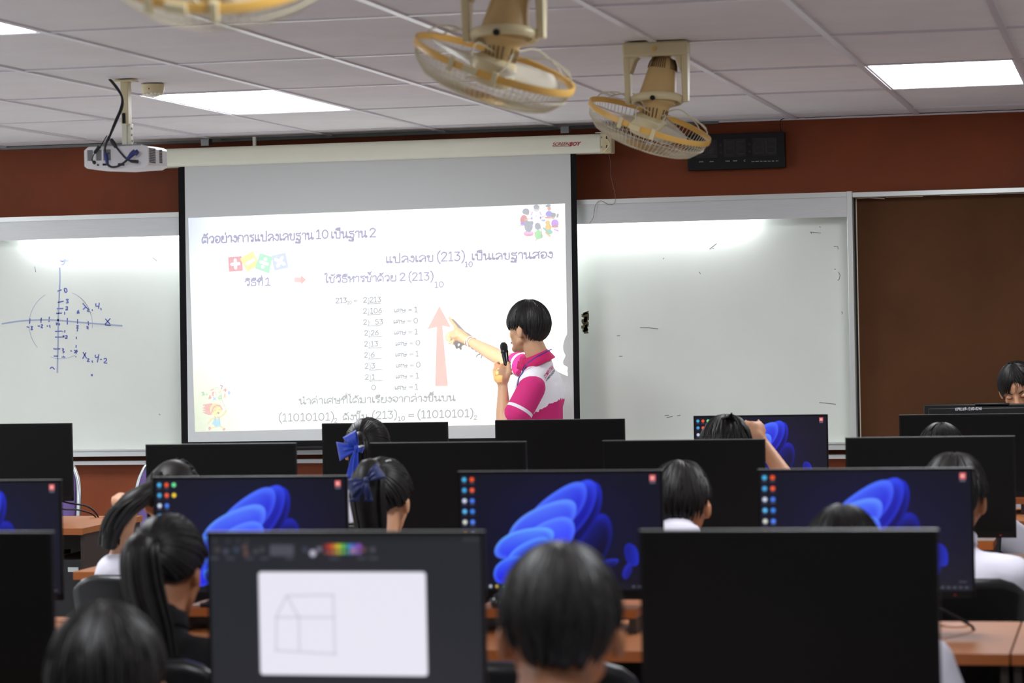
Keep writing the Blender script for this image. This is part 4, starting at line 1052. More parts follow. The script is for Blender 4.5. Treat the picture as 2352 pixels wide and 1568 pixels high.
def petals(X, Y):
    """plain abstract picture: layered blue folds on near-black"""
    H = X * LW / LH; V = Y
    img = np.ones(X.shape + (3,)) * np.array([11, 12, 24]) / 255
    gl = np.exp(-(((H - .9) / .75) ** 2 + ((V - .55) / .5) ** 2)); img += gl[..., None] * np.array([2, 3, 34]) / 255
    L = [  # centre, half axes, angle, edge tone, core tone, warp
        (1.08, .30, .40, .17, 62, (26, 34, 170), (5, 5, 28)), (1.00, .58, .40, .155, 60, (34, 46, 205), (8, 8, 80)), (.93, .62, .40, .155, 54, (52, 74, 238), (20, 20, 150)),
        (.84, .66, .36, .15, 46, (74, 110, 255), (34, 34, 205)), (.72, .56, .35, .15, 34, (92, 140, 255), (46, 50, 235)), (.78, .44, .26, .15, 40, (86, 128, 255), (54, 60, 250)),
        (.56, .40, .28, .12, 22, (96, 160, 255), (48, 60, 240)), (.60, .28, .24, .13, 42, (84, 140, 255), (40, 40, 235)), (.44, .17, .17, .11, 38, (74, 124, 255), (30, 30, 225)), (.52, .14, .075, .085, 40, (70, 130, 240), (12, 10, 100)),
        (1.50, .30, .10, .06, -65, (30, 44, 190), (16, 24, 130)), (1.46, .16, .07, .035, 75, (34, 44, 190), (20, 24, 120)), (1.28, .22, .11, .035, 20, (40, 52, 200), (8, 10, 50))]
    for (cx, cy, a, b, ang, e, c) in L:
        t = math.radians(ang); dx, dy = H - cx, V - cy
        p = dx * math.cos(t) + dy * math.sin(t); q = -dx * math.sin(t) + dy * math.cos(t)
        q = q + .12 * b * np.sin(p / a * 2.4)
        r = np.sqrt((p / a) ** 2 + (q / b) ** 2)
        s = np.clip(.5 + .55 * q / b + .25 * p / a, 0, 1) ** 1.3
        rim = sst(.72, .98, r)
        k = np.clip(.75 * s + .45 * rim, 0, 1)[..., None]
        colr = (np.array(c) * (1 - k) + np.array(e) * k) / 255
        m = (1 - sst(.975, 1.01, r))[..., None]
        img = img * (1 - m) + colr * m
    return img
IC = [(70, 170, 220), (230, 80, 40), (70, 160, 215), (232, 90, 60), (200, 208, 226), (70, 120, 230), (90, 180, 236), (60, 130, 226), (206, 210, 196), (80, 130, 240), (236, 160, 70), (170, 180, 236), (110, 220, 150), (240, 200, 60)]
def dot(img, X, Y, cx, cy, r, c):
    d = np.hypot((X - cx) * LW / LH, Y - cy); return over(img, 1 - sst(r * .7, r * 1.15, d), c)
def desktop(cols=2, rows=6, third=0, bar=True):
    def fn(X, Y):
        img = petals(X, Y); k = 0
        for rr in range(rows):
            for c in range(cols):
                img = dot(img, X, Y, .022 + c * .039, .952 - rr * .092, .023, IC[k % 12]); k += 1
                img = over(img, ((np.abs(X - .022 - c * .039) < .011) & (np.abs(Y - .92 + rr * .092) < .005)) * .35, (150, 156, 180))
        for rr in range(third): img = dot(img, X, Y, .1, .952 - rr * .092, .023, IC[12 + rr])
        img = over(img, ((np.abs(X - .962) < .0135) & (np.abs(Y - .957) < .025)) * 1.0, (226, 110, 110))
        img = dot(img, X, Y, .962, .955, .013, (244, 190, 190)); img = over(img, ((np.abs(X - .962) < .015) & (np.abs(Y - .915) < .008)) * .5, (160, 164, 180))
        if bar:
            img = over(img, (Y < .055) * 1.0, (16, 18, 30))
            for k2, c in enumerate(((190, 200, 214), (200, 178, 70), (60, 160, 140))): img = dot(img, X, Y, .145 + .032 * k2, .028, .014, c)
            for k2 in range(5): img = over(img, ((np.abs(X - .86 - k2 * .028) < .008) & (np.abs(Y - .028) < .008)) * .4, (150, 156, 170))
            img = over(img, ((np.abs(X - .955) < .02) & (np.abs(Y - .075) < .006)) * .35, (150, 156, 170))
        return img
    return fn
def drawing_app(X, Y):
    img = np.ones(X.shape + (3,)) * np.array([33, 35, 42]) / 255
    img = over(img, (Y > .965) * 1.0, (28, 30, 34)); img = over(img, sst(.1, .0, Y) * .4, (30, 32, 44))
    # px of the photo -> u, v on this screen
    U = lambda px: (px - 477) / 625.0
    V = lambda py: 1 - (py - 1226) / 354.0
    def rr(u0, u1, v0, v1, r, c, a=1.0):
        nonlocal img
        cx, cy = (u0 + u1) / 2, (v0 + v1) / 2
        qx = np.abs(X - cx) * LW / LH - (u1 - u0) / 2 * LW / LH + r; qy = np.abs(Y - cy) - (v1 - v0) / 2 + r
        d = np.hypot(np.maximum(qx, 0), np.maximum(qy, 0)) + np.minimum(np.maximum(qx, qy), 0) - r
        img = over(img, a * (1 - sst(-.004, .004, d)), c)
    rr(U(590), U(976), V(1536), V(1307), .02, (232, 230, 242))
    def ln(a, b, w=.006, c=(196, 194, 208), al=.75):
        nonlocal img
        ax, ay = U(a[0]) * LW / LH, V(a[1]); bx, by = U(b[0]) * LW / LH, V(b[1]); e = np.array([bx - ax, by - ay])
        hx = X * LW / LH
        t = np.clip(((hx - ax) * e[0] + (Y - ay) * e[1]) / (e @ e), 0, 1)
        d = np.hypot(hx - ax - t * e[0], Y - ay - t * e[1]); img = over(img, al * (1 - sst(w * .4, w * 1.6, d)), c)
    for a, b in (((630, 1408), (628, 1482)), ((682, 1405), (682, 1482)), ((763, 1358), (764, 1490)), ((655, 1360), (764, 1358)), ((630, 1408), (765, 1408)), ((626, 1482), (766, 1489)), ((655, 1360), (629, 1408)), ((655, 1360), (682, 1408))): ln(a, b)
    for k, c in enumerate(((120, 44, 40), (190, 62, 44), (200, 120, 40), (206, 190, 50), (120, 190, 60), (60, 150, 120), (70, 130, 200), (80, 90, 190), (140, 80, 180))):
        img = dot(img, X, Y, U(748 + k * 9.6), V(1251), .018, c); img = dot(img, X, Y, U(748 + k * 9.6), V(1264), .014, tuple(.75 * np.array(c) + 30))
    img = dot(img, X, Y, U(718), V(1266), .024, (176, 174, 190)); img = dot(img, X, Y, U(733), V(1257), .018, (110, 108, 124)); img = dot(img, X, Y, U(812), V(1260), .022, (150, 110, 150)); img = dot(img, X, Y, U(835), V(1258), .02, (92, 62, 72)); img = dot(img, X, Y, U(856), V(1258), .02, (70, 70, 80))
    rr(U(618), U(674), V(1272), V(1247), .01, (74, 74, 86)); 
    for px, py, c in ((495, 1258, (66, 60, 60)), (515, 1262, (66, 68, 84)), (540, 1258, (56, 64, 84)), (560, 1252, (84, 66, 62)), (562, 1266, (92, 66, 62)), (585, 1262, (62, 62, 70)), (600, 1258, (60, 60, 66)), (700, 1258, (58, 60, 78))): img = dot(img, X, Y, U(px), V(py), .02, c)
    for px in (490, 520, 545, 565): img = dot(img, X, Y, U(px), V(1238), .012, (56, 56, 60))
    for px in (488, 525, 570, 605, 664, 768, 830, 858): img = over(img, ((np.abs(X - U(px)) < .016) & (np.abs(Y - V(1277)) < .008)) * .5, (86, 86, 98))
    for px in (1068, 1081, 1093): img = dot(img, X, Y, U(px), V(1236), .012, (60, 60, 66))
    for px in (490, 520, 545, 575, 985, 1030): img = dot(img, X, Y, U(px), V(1566), .013, (84, 90, 110))
    return img
LCD = {'desk': lcd_mesh('desktop_picture', desktop()), 'desk3': lcd_mesh('desktop_picture', desktop(2, 4, 2)), 'draw': lcd_mesh('drawing_picture', drawing_app)}
LCDP = {}
off_mesh = bpy.data.meshes.new('dark_display'); off_mesh.from_pydata([(-LW / 2, 0, -LH / 2), (LW / 2, 0, -LH / 2), (LW / 2, 0, LH / 2), (-LW / 2, 0, LH / 2)], [], [(0, 1, 2, 3)]); off_mesh.materials.append(M_off)
MON_PROTO = []
def make_monitor(label, x, y, ztop, screen=None, rz=0.0, group='monitors on the computer desks', desk=DESK_Z):
    """x, y, ztop: middle of the upper front edge"""
    zc = ztop - MH / 2
    if not MON_PROTO:
        t = thing('monitor', 'x', 'monitor', (0, 0, 0))
        MB().box2((-MW / 2, 0, -MH / 2), (MW / 2, .012, MH / 2)).box2((-MW / 2 + .04, .012, -MH / 2 + .03), (MW / 2 - .04, MT + .012, MH / 2 - .05)).build('housing', M_mon, t, bevel=.003)
        f = MB(); bt = .0065; bb = MH - LH - bt
        f.box2((-MW / 2, -.002, MH / 2 - bt), (MW / 2, .001, MH / 2)).box2((-MW / 2, -.002, -MH / 2), (MW / 2, .001, -MH / 2 + bb))
        for s in (-1, 1): f.box2((s * MW / 2, -.002, -MH / 2), (s * (MW / 2 - .006), .001, MH / 2))
        f.build('bezel', M_bezel, t, smooth=False)
        MB().box2((-MW / 2, -.0022, MH / 2 - .0004), (MW / 2, .0125, MH / 2 + .0006)).build('lightened_top_edge', M_lightened_edge, t, smooth=False)  # thin strip whose paler colour stands for light falling on the shell's top
        d = bpy.data.objects.new('display', off_mesh); COL.objects.link(d); d.parent = t; d.location = (0, -.0012, (bb - bt) / 2)
        MB().box((MW / 2 - .05, -.0025, -MH / 2 + .008), (.006, .001, .003)).build('power_light', M_red_ink, t, smooth=False)
        MON_PROTO.append(t); r = t; first = True
    else:
        r = copy_tree(MON_PROTO[0]); first = False
    r.location = (x, y, zc); r.rotation_euler = (0, 0, rz)
    tag(r, label, 'monitor', group)
    for ch in list(r.children):
        if ch.name.split('.')[0] in ('stand', 'base'): bpy.data.objects.remove(ch)
    hz = desk - zc
    MB().box2((-.035, MT + .005, hz + .012), (.035, MT + .03, .03)).build('stand', M_mon, r, bevel=.004)
    MB().box2((-.12, -.08, hz), (.12, .12, hz + .012)).build('base', M_mon, r, bevel=.004)
    for ch in r.children:
        if ch.name.startswith('display'): ch.data = LCD[screen] if screen else off_mesh
    return r
# rows: A nearest the camera ... D farthest
def top_at(px_l, px_r, py, Y):
    p = at_y((px_l + px_r) / 2, py, Y); return p.x, p.z
ROWY = {'A': 4.855, 'B': 6.82, 'C': 8.77, 'D': 10.78}
MONS = [
 ('A', 470, 1108, 1220.5, 'draw', 'monitor showing a drawing app with a white canvas and house sketch, nearest row'),
 ('A', 1465, 2150, 1217, None, 'switched-off black monitor in the nearest row, right of centre'),
 ('A', -498, 140, 1222, None, 'switched-off monitor cut by the left edge, nearest row'),
 ('B', 348, 797, 1094, 'desk3', 'monitor with blue swirl wallpaper behind the girl with the long ponytail'),
 ('B', 1048, 1520, 1081, 'desk', 'monitor with blue swirl wallpaper at centre, behind the nearest boy\'s head'),
 ('B', 1740, 2230, 1076, 'desk', 'monitor with blue swirl wallpaper at right, a dark cropped head before it'),
 ('B', -299, 150, 1103, 'desk', 'monitor with blue swirl wallpaper cut by the left photo edge'),
 ('C', 332, 680, 1019, None, 'switched-off monitor in front of the girl holding up her hair'),
 ('C', 848, 1207, 1015.5, None, 'switched-off monitor in front of the girl with the dark blue hair ribbon'),
 ('C', 1383, 1755, 1010, None, 'switched-off monitor in front of the boy with the white collar, third row'),
 ('C', 1941, 2328, 1003, None, 'switched-off monitor in front of the boy with the spiky hair, third row right'),
 ('D', 738, 1028, 970.5, None, 'switched-off monitor before the girl with the bright blue bow, farthest row'),
 ('D', 1135, 1435, 963, None, 'switched-off monitor just below the standing presenter, farthest row'),
 ('D', 1592, 1900, 953, 'desk3', 'monitor with blue swirl wallpaper in the farthest row, before the whiteboard'),
 ('D', 2065, 2382, 951, None, 'switched-off monitor at far right of the farthest row'),
]
DESKNAMES = {'A': 'nearest', 'B': 'second', 'C': 'third', 'D': 'farthest'}
COLN = {-3: 'leftmost', -2: 'second', -1: 'third', 0: 'rightmost'}
for (row, l, r_, t_, s, lab) in MONS:
    x, z = top_at(l, r_, t_, ROWY[row])
    make_monitor(lab, x, ROWY[row], z, s, desk=DESK_Z + (.0626 if row != 'A' else .0005))
    yf = ROWY[row] - .43
    what = lab.split(',')[0].replace('switched-off monitor', 'the dark monitor').replace('monitor with blue swirl wallpaper', 'the wallpaper monitor').replace('monitor showing a drawing app with a white canvas and house sketch', 'the drawing app monitor').replace('switched-off black monitor', 'the black monitor')
    what = ' '.join(what.split()[:9])
    make_desk('beech desk of the %s row carrying %s' % (DESKNAMES[row], what), x, yf)
    if row != 'A': make_riser('wooden riser in the %s row under %s' % (DESKNAMES[row], ' '.join(what.split()[:8])), x, ROWY[row] + .03, {'B': .33, 'C': .4, 'D': .44}[row] if x < -1.6 or x > -1.2 else .42)
# the separate station across the aisle on the far left
xd, zd = top_at(-118, 170, 973, 10.58)
make_monitor('switched-off monitor at far left in front of a purple chair, farthest row', xd, 10.58, zd, None, desk=DESK_Z)
dk = make_desk('beech desk end at the left, its corner and cable hole in view, purple chair behind', xd + .04, 10.13, w=.90, d=.67)
ts = thing('computer_tower', 'black computer tower with silver trim under the left beech desk', 'computer', (at_y(172, 1280, 10.2).x, 10.35, 0.2))
MB().box2((-.13, -.15, 0), (.03, .22, .42)).build('case', M_case, ts, bevel=.004)
MB().box2((-.03, -.153, .37), (.015, -.149, .388)).build('drive_front', M_alu_light, ts, smooth=False)
MB().box2((-.2, -.2, -.2), (.04, .28, -.001)).build('stand', M_panel_dark, ts, smooth=False)
gx, gy = xd + .04 + .45 - .16, 10.13 + .57
tag(MB().tube(spline([(gx, gy, DESK_Z - .05), (gx, gy, DESK_Z + .004), (gx - .03, gy - .04, DESK_Z + .05), (gx - .12, gy - .06, DESK_Z + .07), (xd + .05, 10.66, DESK_Z + .12)], 5), .004, 6)
    .tube(spline([(gx - .01, gy, DESK_Z - .05), (gx - .012, gy, DESK_Z + .004), (gx - .06, gy - .05, DESK_Z + .035), (gx - .16, gy - .07, DESK_Z + .05), (xd + .06, 10.66, DESK_Z + .14)], 5), .0035, 6).build('monitor_cable', M_cab), 'pair of black cables rising from the cable hole of the left desk', 'cable')
p0 = at_z(2255, 1447, DESK_Z); 
tag(MB().tube(spline([(p0.x - .02, p0.y, DESK_Z - .04), (p0.x - .02, p0.y, DESK_Z + .003), (p0.x - .05, p0.y - .03, DESK_Z + .03), (p0.x - .14, p0.y - .04, DESK_Z + .075), (p0.x - .3, p0.y - .02, DESK_Z + .12)], 5), .004, 6).build('monitor_cable', M_cab), 'black cable rising from the cable hole at the right desk', 'cable')
make_desk('beech desk of the second row at the right edge, bare with a cable hole', MONS and top_at(1740, 2230, 1076, ROWY['B'])[0] + .80, ROWY['B'] - .43, w=.85)
make_desk('beech desk of the farthest row cut by the right edge of the photo', top_at(2065, 2382, 951, ROWY['D'])[0] + .80, ROWY['D'] - .43, w=.85)
# mice
def make_mouse(label, p, rz=0):
    t = thing('computer_mouse', label, 'mouse', p, rz)
    mb = MB().ball((0, 0, .012), (.03, .055, .026), 18); mb.v = [Vector((q.x, q.y, max(0, q.z))) for q in mb.v]
    b = mb.build('shell', M_black_gloss, t)
    MB().ball((0, .025, .034), (.004, .01, .007), 10).build('scroll_wheel', M_lightened_edge, t)
    return t
mp = at_z(1138, 1399, DESK_Z + .0621)
make_mouse('black mouse on the riser left of the nearest boy\'s head', (mp.x, 6.80, DESK_Z + .0621))

# ---------------------------------------------------------------- teacher's desk, its monitor from behind
MB_T = at_y(2265, 928, 11.9)
tm = thing('monitor', 'monitor seen from behind with white handwriting on its black back, far right', 'monitor', (MB_T.x, 11.9, MB_T.z - .17))
MB().box2((-.27, .01, -.17), (.27, .04, .17)).box2((-.25, .0, -.15), (.25, .012, .155)).build('housing', M_mon, tm, bevel=.004)
MB().box2((-.262, .04, -.155), (.262, .0415, .162)).build('display', M_off, tm, smooth=False)
MB().box2((-.05, .01, .158), (.1, .03, .174)).build('top_cap', M_mon, tm, bevel=.003)
MB().box2((-.04, -.03, -.4), (.04, .0, -.05)).box2((-.13, -.08, -.415), (.13, .1, -.4)).build('stand', M_mon, tm, bevel=.003)
text_on(kl := MB(), 'KPRU69-13.00-0246', at_y(2194, 943, 11.9) + Vector((0, -.0004, 0)), at_y(2255, 941, 11.9) + Vector((0, -.0004, 0)), FN, height=.0135, shear=.2, bold=.012)
kl.build('handwritten_label', M_white_print, tm, world=True, smooth=False)
tdz = MB_T.z - .17 - .415
td = thing('teacher_desk', 'desk at the far right carrying the monitor seen from behind', 'desk', (MB_T.x + .2, 11.5, 0))
MB().box2((-.7, 0, tdz - .03), (.7, .6, tdz)).build('desktop', M_wood, td, smooth=False)
for s in (-1, 1): MB().box2((s * .68, .03, 0), (s * .66, .57, tdz - .03)).build('side_panel', M_panel_dark, td, smooth=False)
MB().box2((-.66, .04, .1), (.66, .055, tdz - .03)).build('front_panel', M_panel_dark, td, smooth=False)

# ---------------------------------------------------------------- chairs
M_purple = mat('purple_upholstery', (104, 84, 140), .8, var=.05, scale=30, bump=.05, bscale=200)
M_chrome = mat('chrome_tube', (190, 194, 196), .22, metal=.9)
M_leather = mat('black_leatherette', (24, 24, 26), .32, bump=.03, bscale=120)
def make_purple_chair(label, x, y, rz):
    t = thing('stacking_chair', label, 'chair', (x, y, 0), rz, 'purple chairs by the front wall')
    def rr(w, z0, z1, y0, y1, n=6):
        return spline([(-w, y0, z0), (-w * 1.02, y0 + (y1 - y0) * .6, z0 + (z1 - z0) * .6), (-w * .9, y1, z1 - .05), (-w * .6, y1 + .01, z1), (w * .6, y1 + .01, z1), (w * .9, y1, z1 - .05), (w * 1.02, y0 + (y1 - y0) * .6, z0 + (z1 - z0) * .6), (w, y0, z0)], 6)
    MB().tube(rr(.21, .42, .88, .18, .26), .013, 10).build('back_frame', M_chrome, t)
    bk = MB(); N = 10
    for i in range(N + 1):
        s = i / N; z = .48 + .385 * s; w = .195 * (1 if s < .75 else math.sqrt(max(0, 1 - ((s - .75) / .27) ** 2)) * .35 + .65)
        for j in range(9):
            c = j / 8 * 2 - 1; bk.v.append(Vector((c * w, .19 + .07 * s + .015 * (1 - c * c), z)))
    for i in range(N):
        for j in range(8): k = i * 9 + j; bk.f.append((k, k + 1, k + 10, k + 9))
    bk.build('backrest', M_purple, t, solid=.03)
    MB().box((0, -.02, .445), (.42, .42, .05)).build('seat', M_purple, t, bevel=.02)
    for sx_ in (-1, 1):
        MB().tube([(sx_ * .2, -.2, .42), (sx_ * .22, -.24, 0)], .012, 10).build('leg', M_chrome, t)
        MB().tube([(sx_ * .2, .18, .42), (sx_ * .22, .27, 0)], .012, 10).build('leg', M_chrome, t)
    return t
c_ = at_y(188, 1070, 12.45); make_purple_chair('purple upholstered chair with chrome frame behind the left beech desk', c_.x - .225, 12.2, 0.0)
c_ = at_y(309, 1075, 12.45); make_purple_chair('purple upholstered chair half hidden by the girl holding up her hair', c_.x + .225, 12.2, 0.0)
OC = []
def make_office_chair(label, x, y, rz=0.0, top=.86):
    if not OC:
        t = thing('office_chair', label, 'chair', (x, y, 0), rz, 'black office chairs of the students')
        bk = MB(); N = 12
        for i in range(N + 1):
            s = i / N; z = .48 + .32 * s
            for j in range(13):
                c = j / 12 * 2 - 1; w = .225 * (1 - .1 * (1 - s)) ; q = abs(c)
                dz = -.045 * max(0, (q - .62) / .38) ** 2 * s
                bk.v.append(Vector((c * w, -.215 + .055 * c * c - .02 * s, z + dz)))
        for i in range(N):
            for j in range(12): k = i * 13 + j; bk.f.append((k, k + 1, k + 14, k + 13))
        b = bk.build('backrest', M_leather, t, solid=.045)
        b.modifiers.new('b', 'BEVEL').width = .012
        MB().box((0, .03, .4), (.46, .46, .07)).build('seat', M_leather, t, bevel=.03)
        MB().tube([(0, -.2, .55), (0, -.245, .46), (0, -.16, .355), (0, 0, .355)], .016, 8, flat=2.2).build('back_bar', M_black_plastic, t)
        MB().cyl((0, 0, .1), (0, 0, .37), .025).build('gas_lift', M_black_plastic, t)
        for k in range(5):
            a = 2 * PI * k / 5 + .3; d = Vector((math.cos(a), math.sin(a), 0))
            l = MB().tube([Vector((0, 0, .1)), d * .15 + Vector((0, 0, .09)), d * .27 + Vector((0, 0, .065))], [.025, .02, .014], 8).build('leg', M_black_plastic, t)
            MB().cyl(d * .27 + Vector((0, 0, .028)) - d.cross(Vector((0, 0, 1))) * .02, d * .27 + Vector((0, 0, .028)) + d.cross(Vector((0, 0, 1))) * .02, .028, n=16).build('castor', M_black_plastic, l)
        OC.append(t); r = t
    else:
        r = copy_tree(OC[0])
    r.location = (x, y, 0); r.rotation_euler = (0, 0, rz); tag(r, label, 'chair', 'black office chairs of the students')
    return r

# ---------------------------------------------------------------- people
M_skin = mat('skin', (214, 158, 122), .5, var=.03, scale=20)
M_skin_tan = mat('tan_skin', (176, 116, 80), .5, var=.03, scale=20)
M_hair = mat('black_hair', (26, 23, 22), .45, var=.3, scale=40, spec=.3)
M_hair_soft = mat('soft_black_hair', (26, 23, 22), .45, var=.3, scale=40, bump=.5, bscale=70, spec=.4)
M_shirt = mat('white_school_shirt', (230, 226, 238), .85, bump=.06, bscale=40, spec=.2)
M_black_top = mat('black_top', (20, 19, 21), .85, spec=.2)
M_trousers = mat('dark_trousers', (26, 27, 36), .85, spec=.2)
M_shoe = mat('black_shoe', (18, 18, 18), .4)
M_lash = mat('dark_brow_hair', (24, 18, 16), .6)
M_eye = mat('eye_white', (226, 220, 214), .3)
M_iris = mat('dark_iris', (30, 20, 14), .2)
M_lip = mat('lips', (176, 104, 92), .5)
M_ribbon = mat('bright_blue_ribbon', (30, 66, 190), .5, sheen=.2)
M_ribbon_d = mat('navy_blue_ribbon', (24, 40, 96), .5, sheen=.2)

def head_shape(M, s=1.0):
    mb = MB()
    mb.ball((0, -.002, .022), (.075 * s, .094 * s, .096 * s), 24)
    mb.ball((0, .034 * s, -.045 * s), (.056 * s, .056 * s, .074 * s), 20)
    mb.capsule((.05 * s, .0, -.055 * s), (.012 * s, .07 * s, -.1 * s), .018 * s, .018 * s); mb.capsule((-.05 * s, .0, -.055 * s), (-.012 * s, .07 * s, -.1 * s), .018 * s, .018 * s)
    mb.capsule((0, .086 * s, .005 * s), (0, .1 * s, -.036 * s), .008 * s, .0125 * s); mb.ball((0, .094 * s, -.041 * s), (.016 * s, .011 * s, .01 * s), 12)
    for x in (-1, 1):
        mb.ball((x * .084 * s, -.014 * s, -.018 * s), (.010 * s, .021 * s, .033 * s), 14, Matrix.Rotation(x * .38, 3, 'Z'))
        mb.ball((x * .036 * s, .054 * s, -.03 * s), (.026 * s, .022 * s, .03 * s), 12)
    mb.xf(M); return mb
def face_parts(M, parent, skin, s=1.0, look_down=False):
    for x in (-1, 1):
        e = MB()
        if look_down:
            e.ball((x * .031 * s, .079 * s, -.002 * s), (.0165 * s, .010 * s, .010 * s), 14)
            o = e.xf(M).build('eyelid', skin, parent)
            l = MB().tube([Vector((x * .031 * s + (k / 6 - .5) * .032 * s, .0865 * s - .006 * s * (abs(k - 3) / 3) ** 2, -.0095 * s + .003 * s * (abs(k - 3) / 3))) for k in range(7)], [.0008, .0016, .0021, .0023, .0021, .0016, .0008], 6)
            l.xf(M).build('lashes', M_lash, o)
        else:
            e.ball((x * .031 * s, .078 * s, -.004 * s), (.0145 * s, .010 * s, .008 * s), 14)
            o = e.xf(M).build('eye', M_eye, parent)
            MB().ball((x * .031 * s, .0865 * s, -.004 * s), (.006 * s, .003 * s, .006 * s), 12).xf(M).build('iris', M_iris, o)
        b = MB().tube([Vector((x * (.014 + .007 * k) * s, (.094 - .0022 * k * k * .9) * s, (.017 + .0035 * math.sin(k / 5 * PI)) * s)) for k in range(6)], [.0022, .0036, .004, .0036, .0028, .0012], 6)
        b.xf(M).build('eyebrow', M_lash, parent)
    MB().ball((0, .088 * s, -.07 * s), (.021 * s, .007 * s, .007 * s), 14).xf(M).build('mouth', M_lip, parent)

HEM = {'short': [(0, 62), (40, 68), (75, 84), (100, 94), (130, 122), (155, 138), (180, 146)], 'bowl': [(0, 92), (35, 96), (70, 100), (95, 97), (115, 122), (140, 140), (180, 147)],
       'girl': [(0, 62), (45, 72), (80, 98), (110, 112), (150, 122), (180, 126)], 'side': [(0, 60), (30, 74), (60, 98), (100, 108), (130, 122), (180, 128)]}
def hem(style, phi):
    T = HEM[style]; d = abs((math.degrees(phi) + 180) % 360 - 180)
    for (a, x), (b, y) in zip(T, T[1:]):
        if d <= b: return math.radians(x + (y - x) * (d - a) / (b - a))
    return math.radians(T[-1][1])
HR, HC = Vector((.087, .106, .112)), Vector((0, -.008, .014))
def hp(th, ph, k=1.0, s=1.0):
    k = k * (1 - .13 * max(0, th - 1.55))
    return Vector((math.sin(th) * math.sin(ph) * HR.x * k, math.sin(th) * math.cos(ph) * HR.y * k, math.cos(th) * HR.z * k)) * s + HC * s
def make_hair(M, parent, style, seed, n=300, s=1.0, tie=None, mess=.03, material=None, full=1.0):
    rd = random.Random(seed); mb = MB(); NP, NT = 44, 14
    k0 = len(mb.v)
    for j in range(NT + 2):
        for i in range(NP):
            ph = 2 * PI * i / NP; h = hem(style, ph) * (1 + .025 * math.sin(7 * ph + seed))
            t = min(j, NT) / NT * (.93 if tie is None else 1); k = (1.0 if j <= NT else .84) * (.985 + .02 * math.sin(5 * ph + seed * 2) * t)
            th = max(.02, t * h)
            mb.v.append(hp(th, ph, k * (full if j <= NT else 1), s))
    for j in range(NT + 1):
        for i in range(NP):
            mb.f.append((k0 + j * NP + i, k0 + j * NP + (i + 1) % NP, k0 + (j + 1) * NP + (i + 1) % NP, k0 + (j + 1) * NP + i))
    mb.f.append(tuple(k0 + i for i in range(NP)))
    for i in range(n):
        ph = rd.uniform(0, 2 * PI); h = hem(style, ph)
        pts = []; r0 = rd.uniform(.0026, .0062) * s
        if tie is None:
            t0 = rd.uniform(.0, .62); t1 = min(rd.uniform(.93, 1.07), t0 + rd.uniform(.35, .6)); tw = rd.uniform(-.22, .22); lift = rd.uniform(0, mess)
            for q in range(7):
                u_ = q / 6; th = (t0 + (t1 - t0) * u_) * h
                pts.append(hp(max(.03, th), ph + tw * u_, full * (1.0 + .012 * math.sin(u_ * PI) + lift * u_ ** 2), s))
        else:
            a = hp(h * rd.uniform(.75, 1.0), ph, 1, 1) - HC; b = hp(tie[0], tie[1], 1, 1) - HC
            for q in range(8):
                u_ = q / 7
                d = (a.normalized() * (1 - u_) + b.normalized() * u_).normalized()
                L = 1 / math.sqrt((d.x / HR.x) ** 2 + (d.y / HR.y) ** 2 + (d.z / HR.z) ** 2)
                pts.append((d * L * (1.005 + .02 * math.sin(u_ * PI)) + HC) * s)
        mb.tube(pts, [r0 * .55] + [r0] * (len(pts) - 3) + [r0 * .8, r0 * .15], 6, cap=False)
    mb.xf(M)
    return mb.build('hair', material or M_hair, parent)
def hair_tail(path, r, seed, n=46, spread=.55):
    rd = random.Random(seed); mb = MB(); P = [Vector(p) for p in path]
    S = spline(P, 5); N = len(S)
    mb.tube(S, [max(.003, r * .8 * (.55 + .6 * math.sin(PI * min(.95, .15 + .75 * k / (N - 1))))) for k in range(N)], 12)
    for i in range(n):
        a = rd.uniform(0, 2 * PI); d = r * math.sqrt(rd.random()); off = Vector((math.cos(a), math.sin(a), 0)) * d
        e = rd.uniform(.8, 1.04); pts = []
        for k in range(N):
            t = k / (N - 1)
            if t > e: break
            w_ = .35 + .75 * math.sin(PI * min(.8, .12 + .8 * t)) + spread * t * .3
            pts.append(S[k] + off * w_)
        if len(pts) > 3: mb.tube(pts, [.004] + [.0065] * (len(pts) - 3) + [.005, .0012], 5, cap=False)
    return mb
def hand_shape(mb, wrist, palm_dir, side, curl=.6, s=1.0, normal=None):
    """palm, four unequal bent fingers and a thumb leaving the side of the palm; side = direction of the thumb edge"""
    w = Vector(wrist); d = Vector(palm_dir).normalized(); sd = Vector(side); sd = (sd - d * sd.dot(d)).normalized()
    nr = d.cross(sd).normalized() if normal is None else Vector(normal).normalized()
    mb.capsule(w, w + d * .035 * s, .024 * s, .026 * s)
    for k, off in enumerate((.03, .011, -.008, -.025)):
        kn = w + d * (.082 - .004 * abs(k - 1)) * s + sd * off * s
        mb.capsule(w + d * .03 * s + sd * off * .6 * s, kn, .017 * s, .0125 * s)
        L = (.042, .047, .043, .034)[k] * s; a = curl; p = kn
        for j, f in enumerate((1, .62, .5)):
            dd = d * math.cos(a) + nr * math.sin(a); e = p + dd * L * f
            mb.capsule(p, e, (.0095 - .0008 * j) * s, (.009 - .001 * j) * s); p = e; a += curl
    t0 = w + d * .022 * s + sd * .024 * s; t1 = t0 + (d * .55 + sd * .75).normalized() * .034 * s; t2 = t1 + (d * .9 + sd * .25 + nr * .35).normalized() * .03 * s
    mb.capsule(t0, t1, .014 * s, .0115 * s); mb.capsule(t1, t2, .011 * s, .0085 * s)

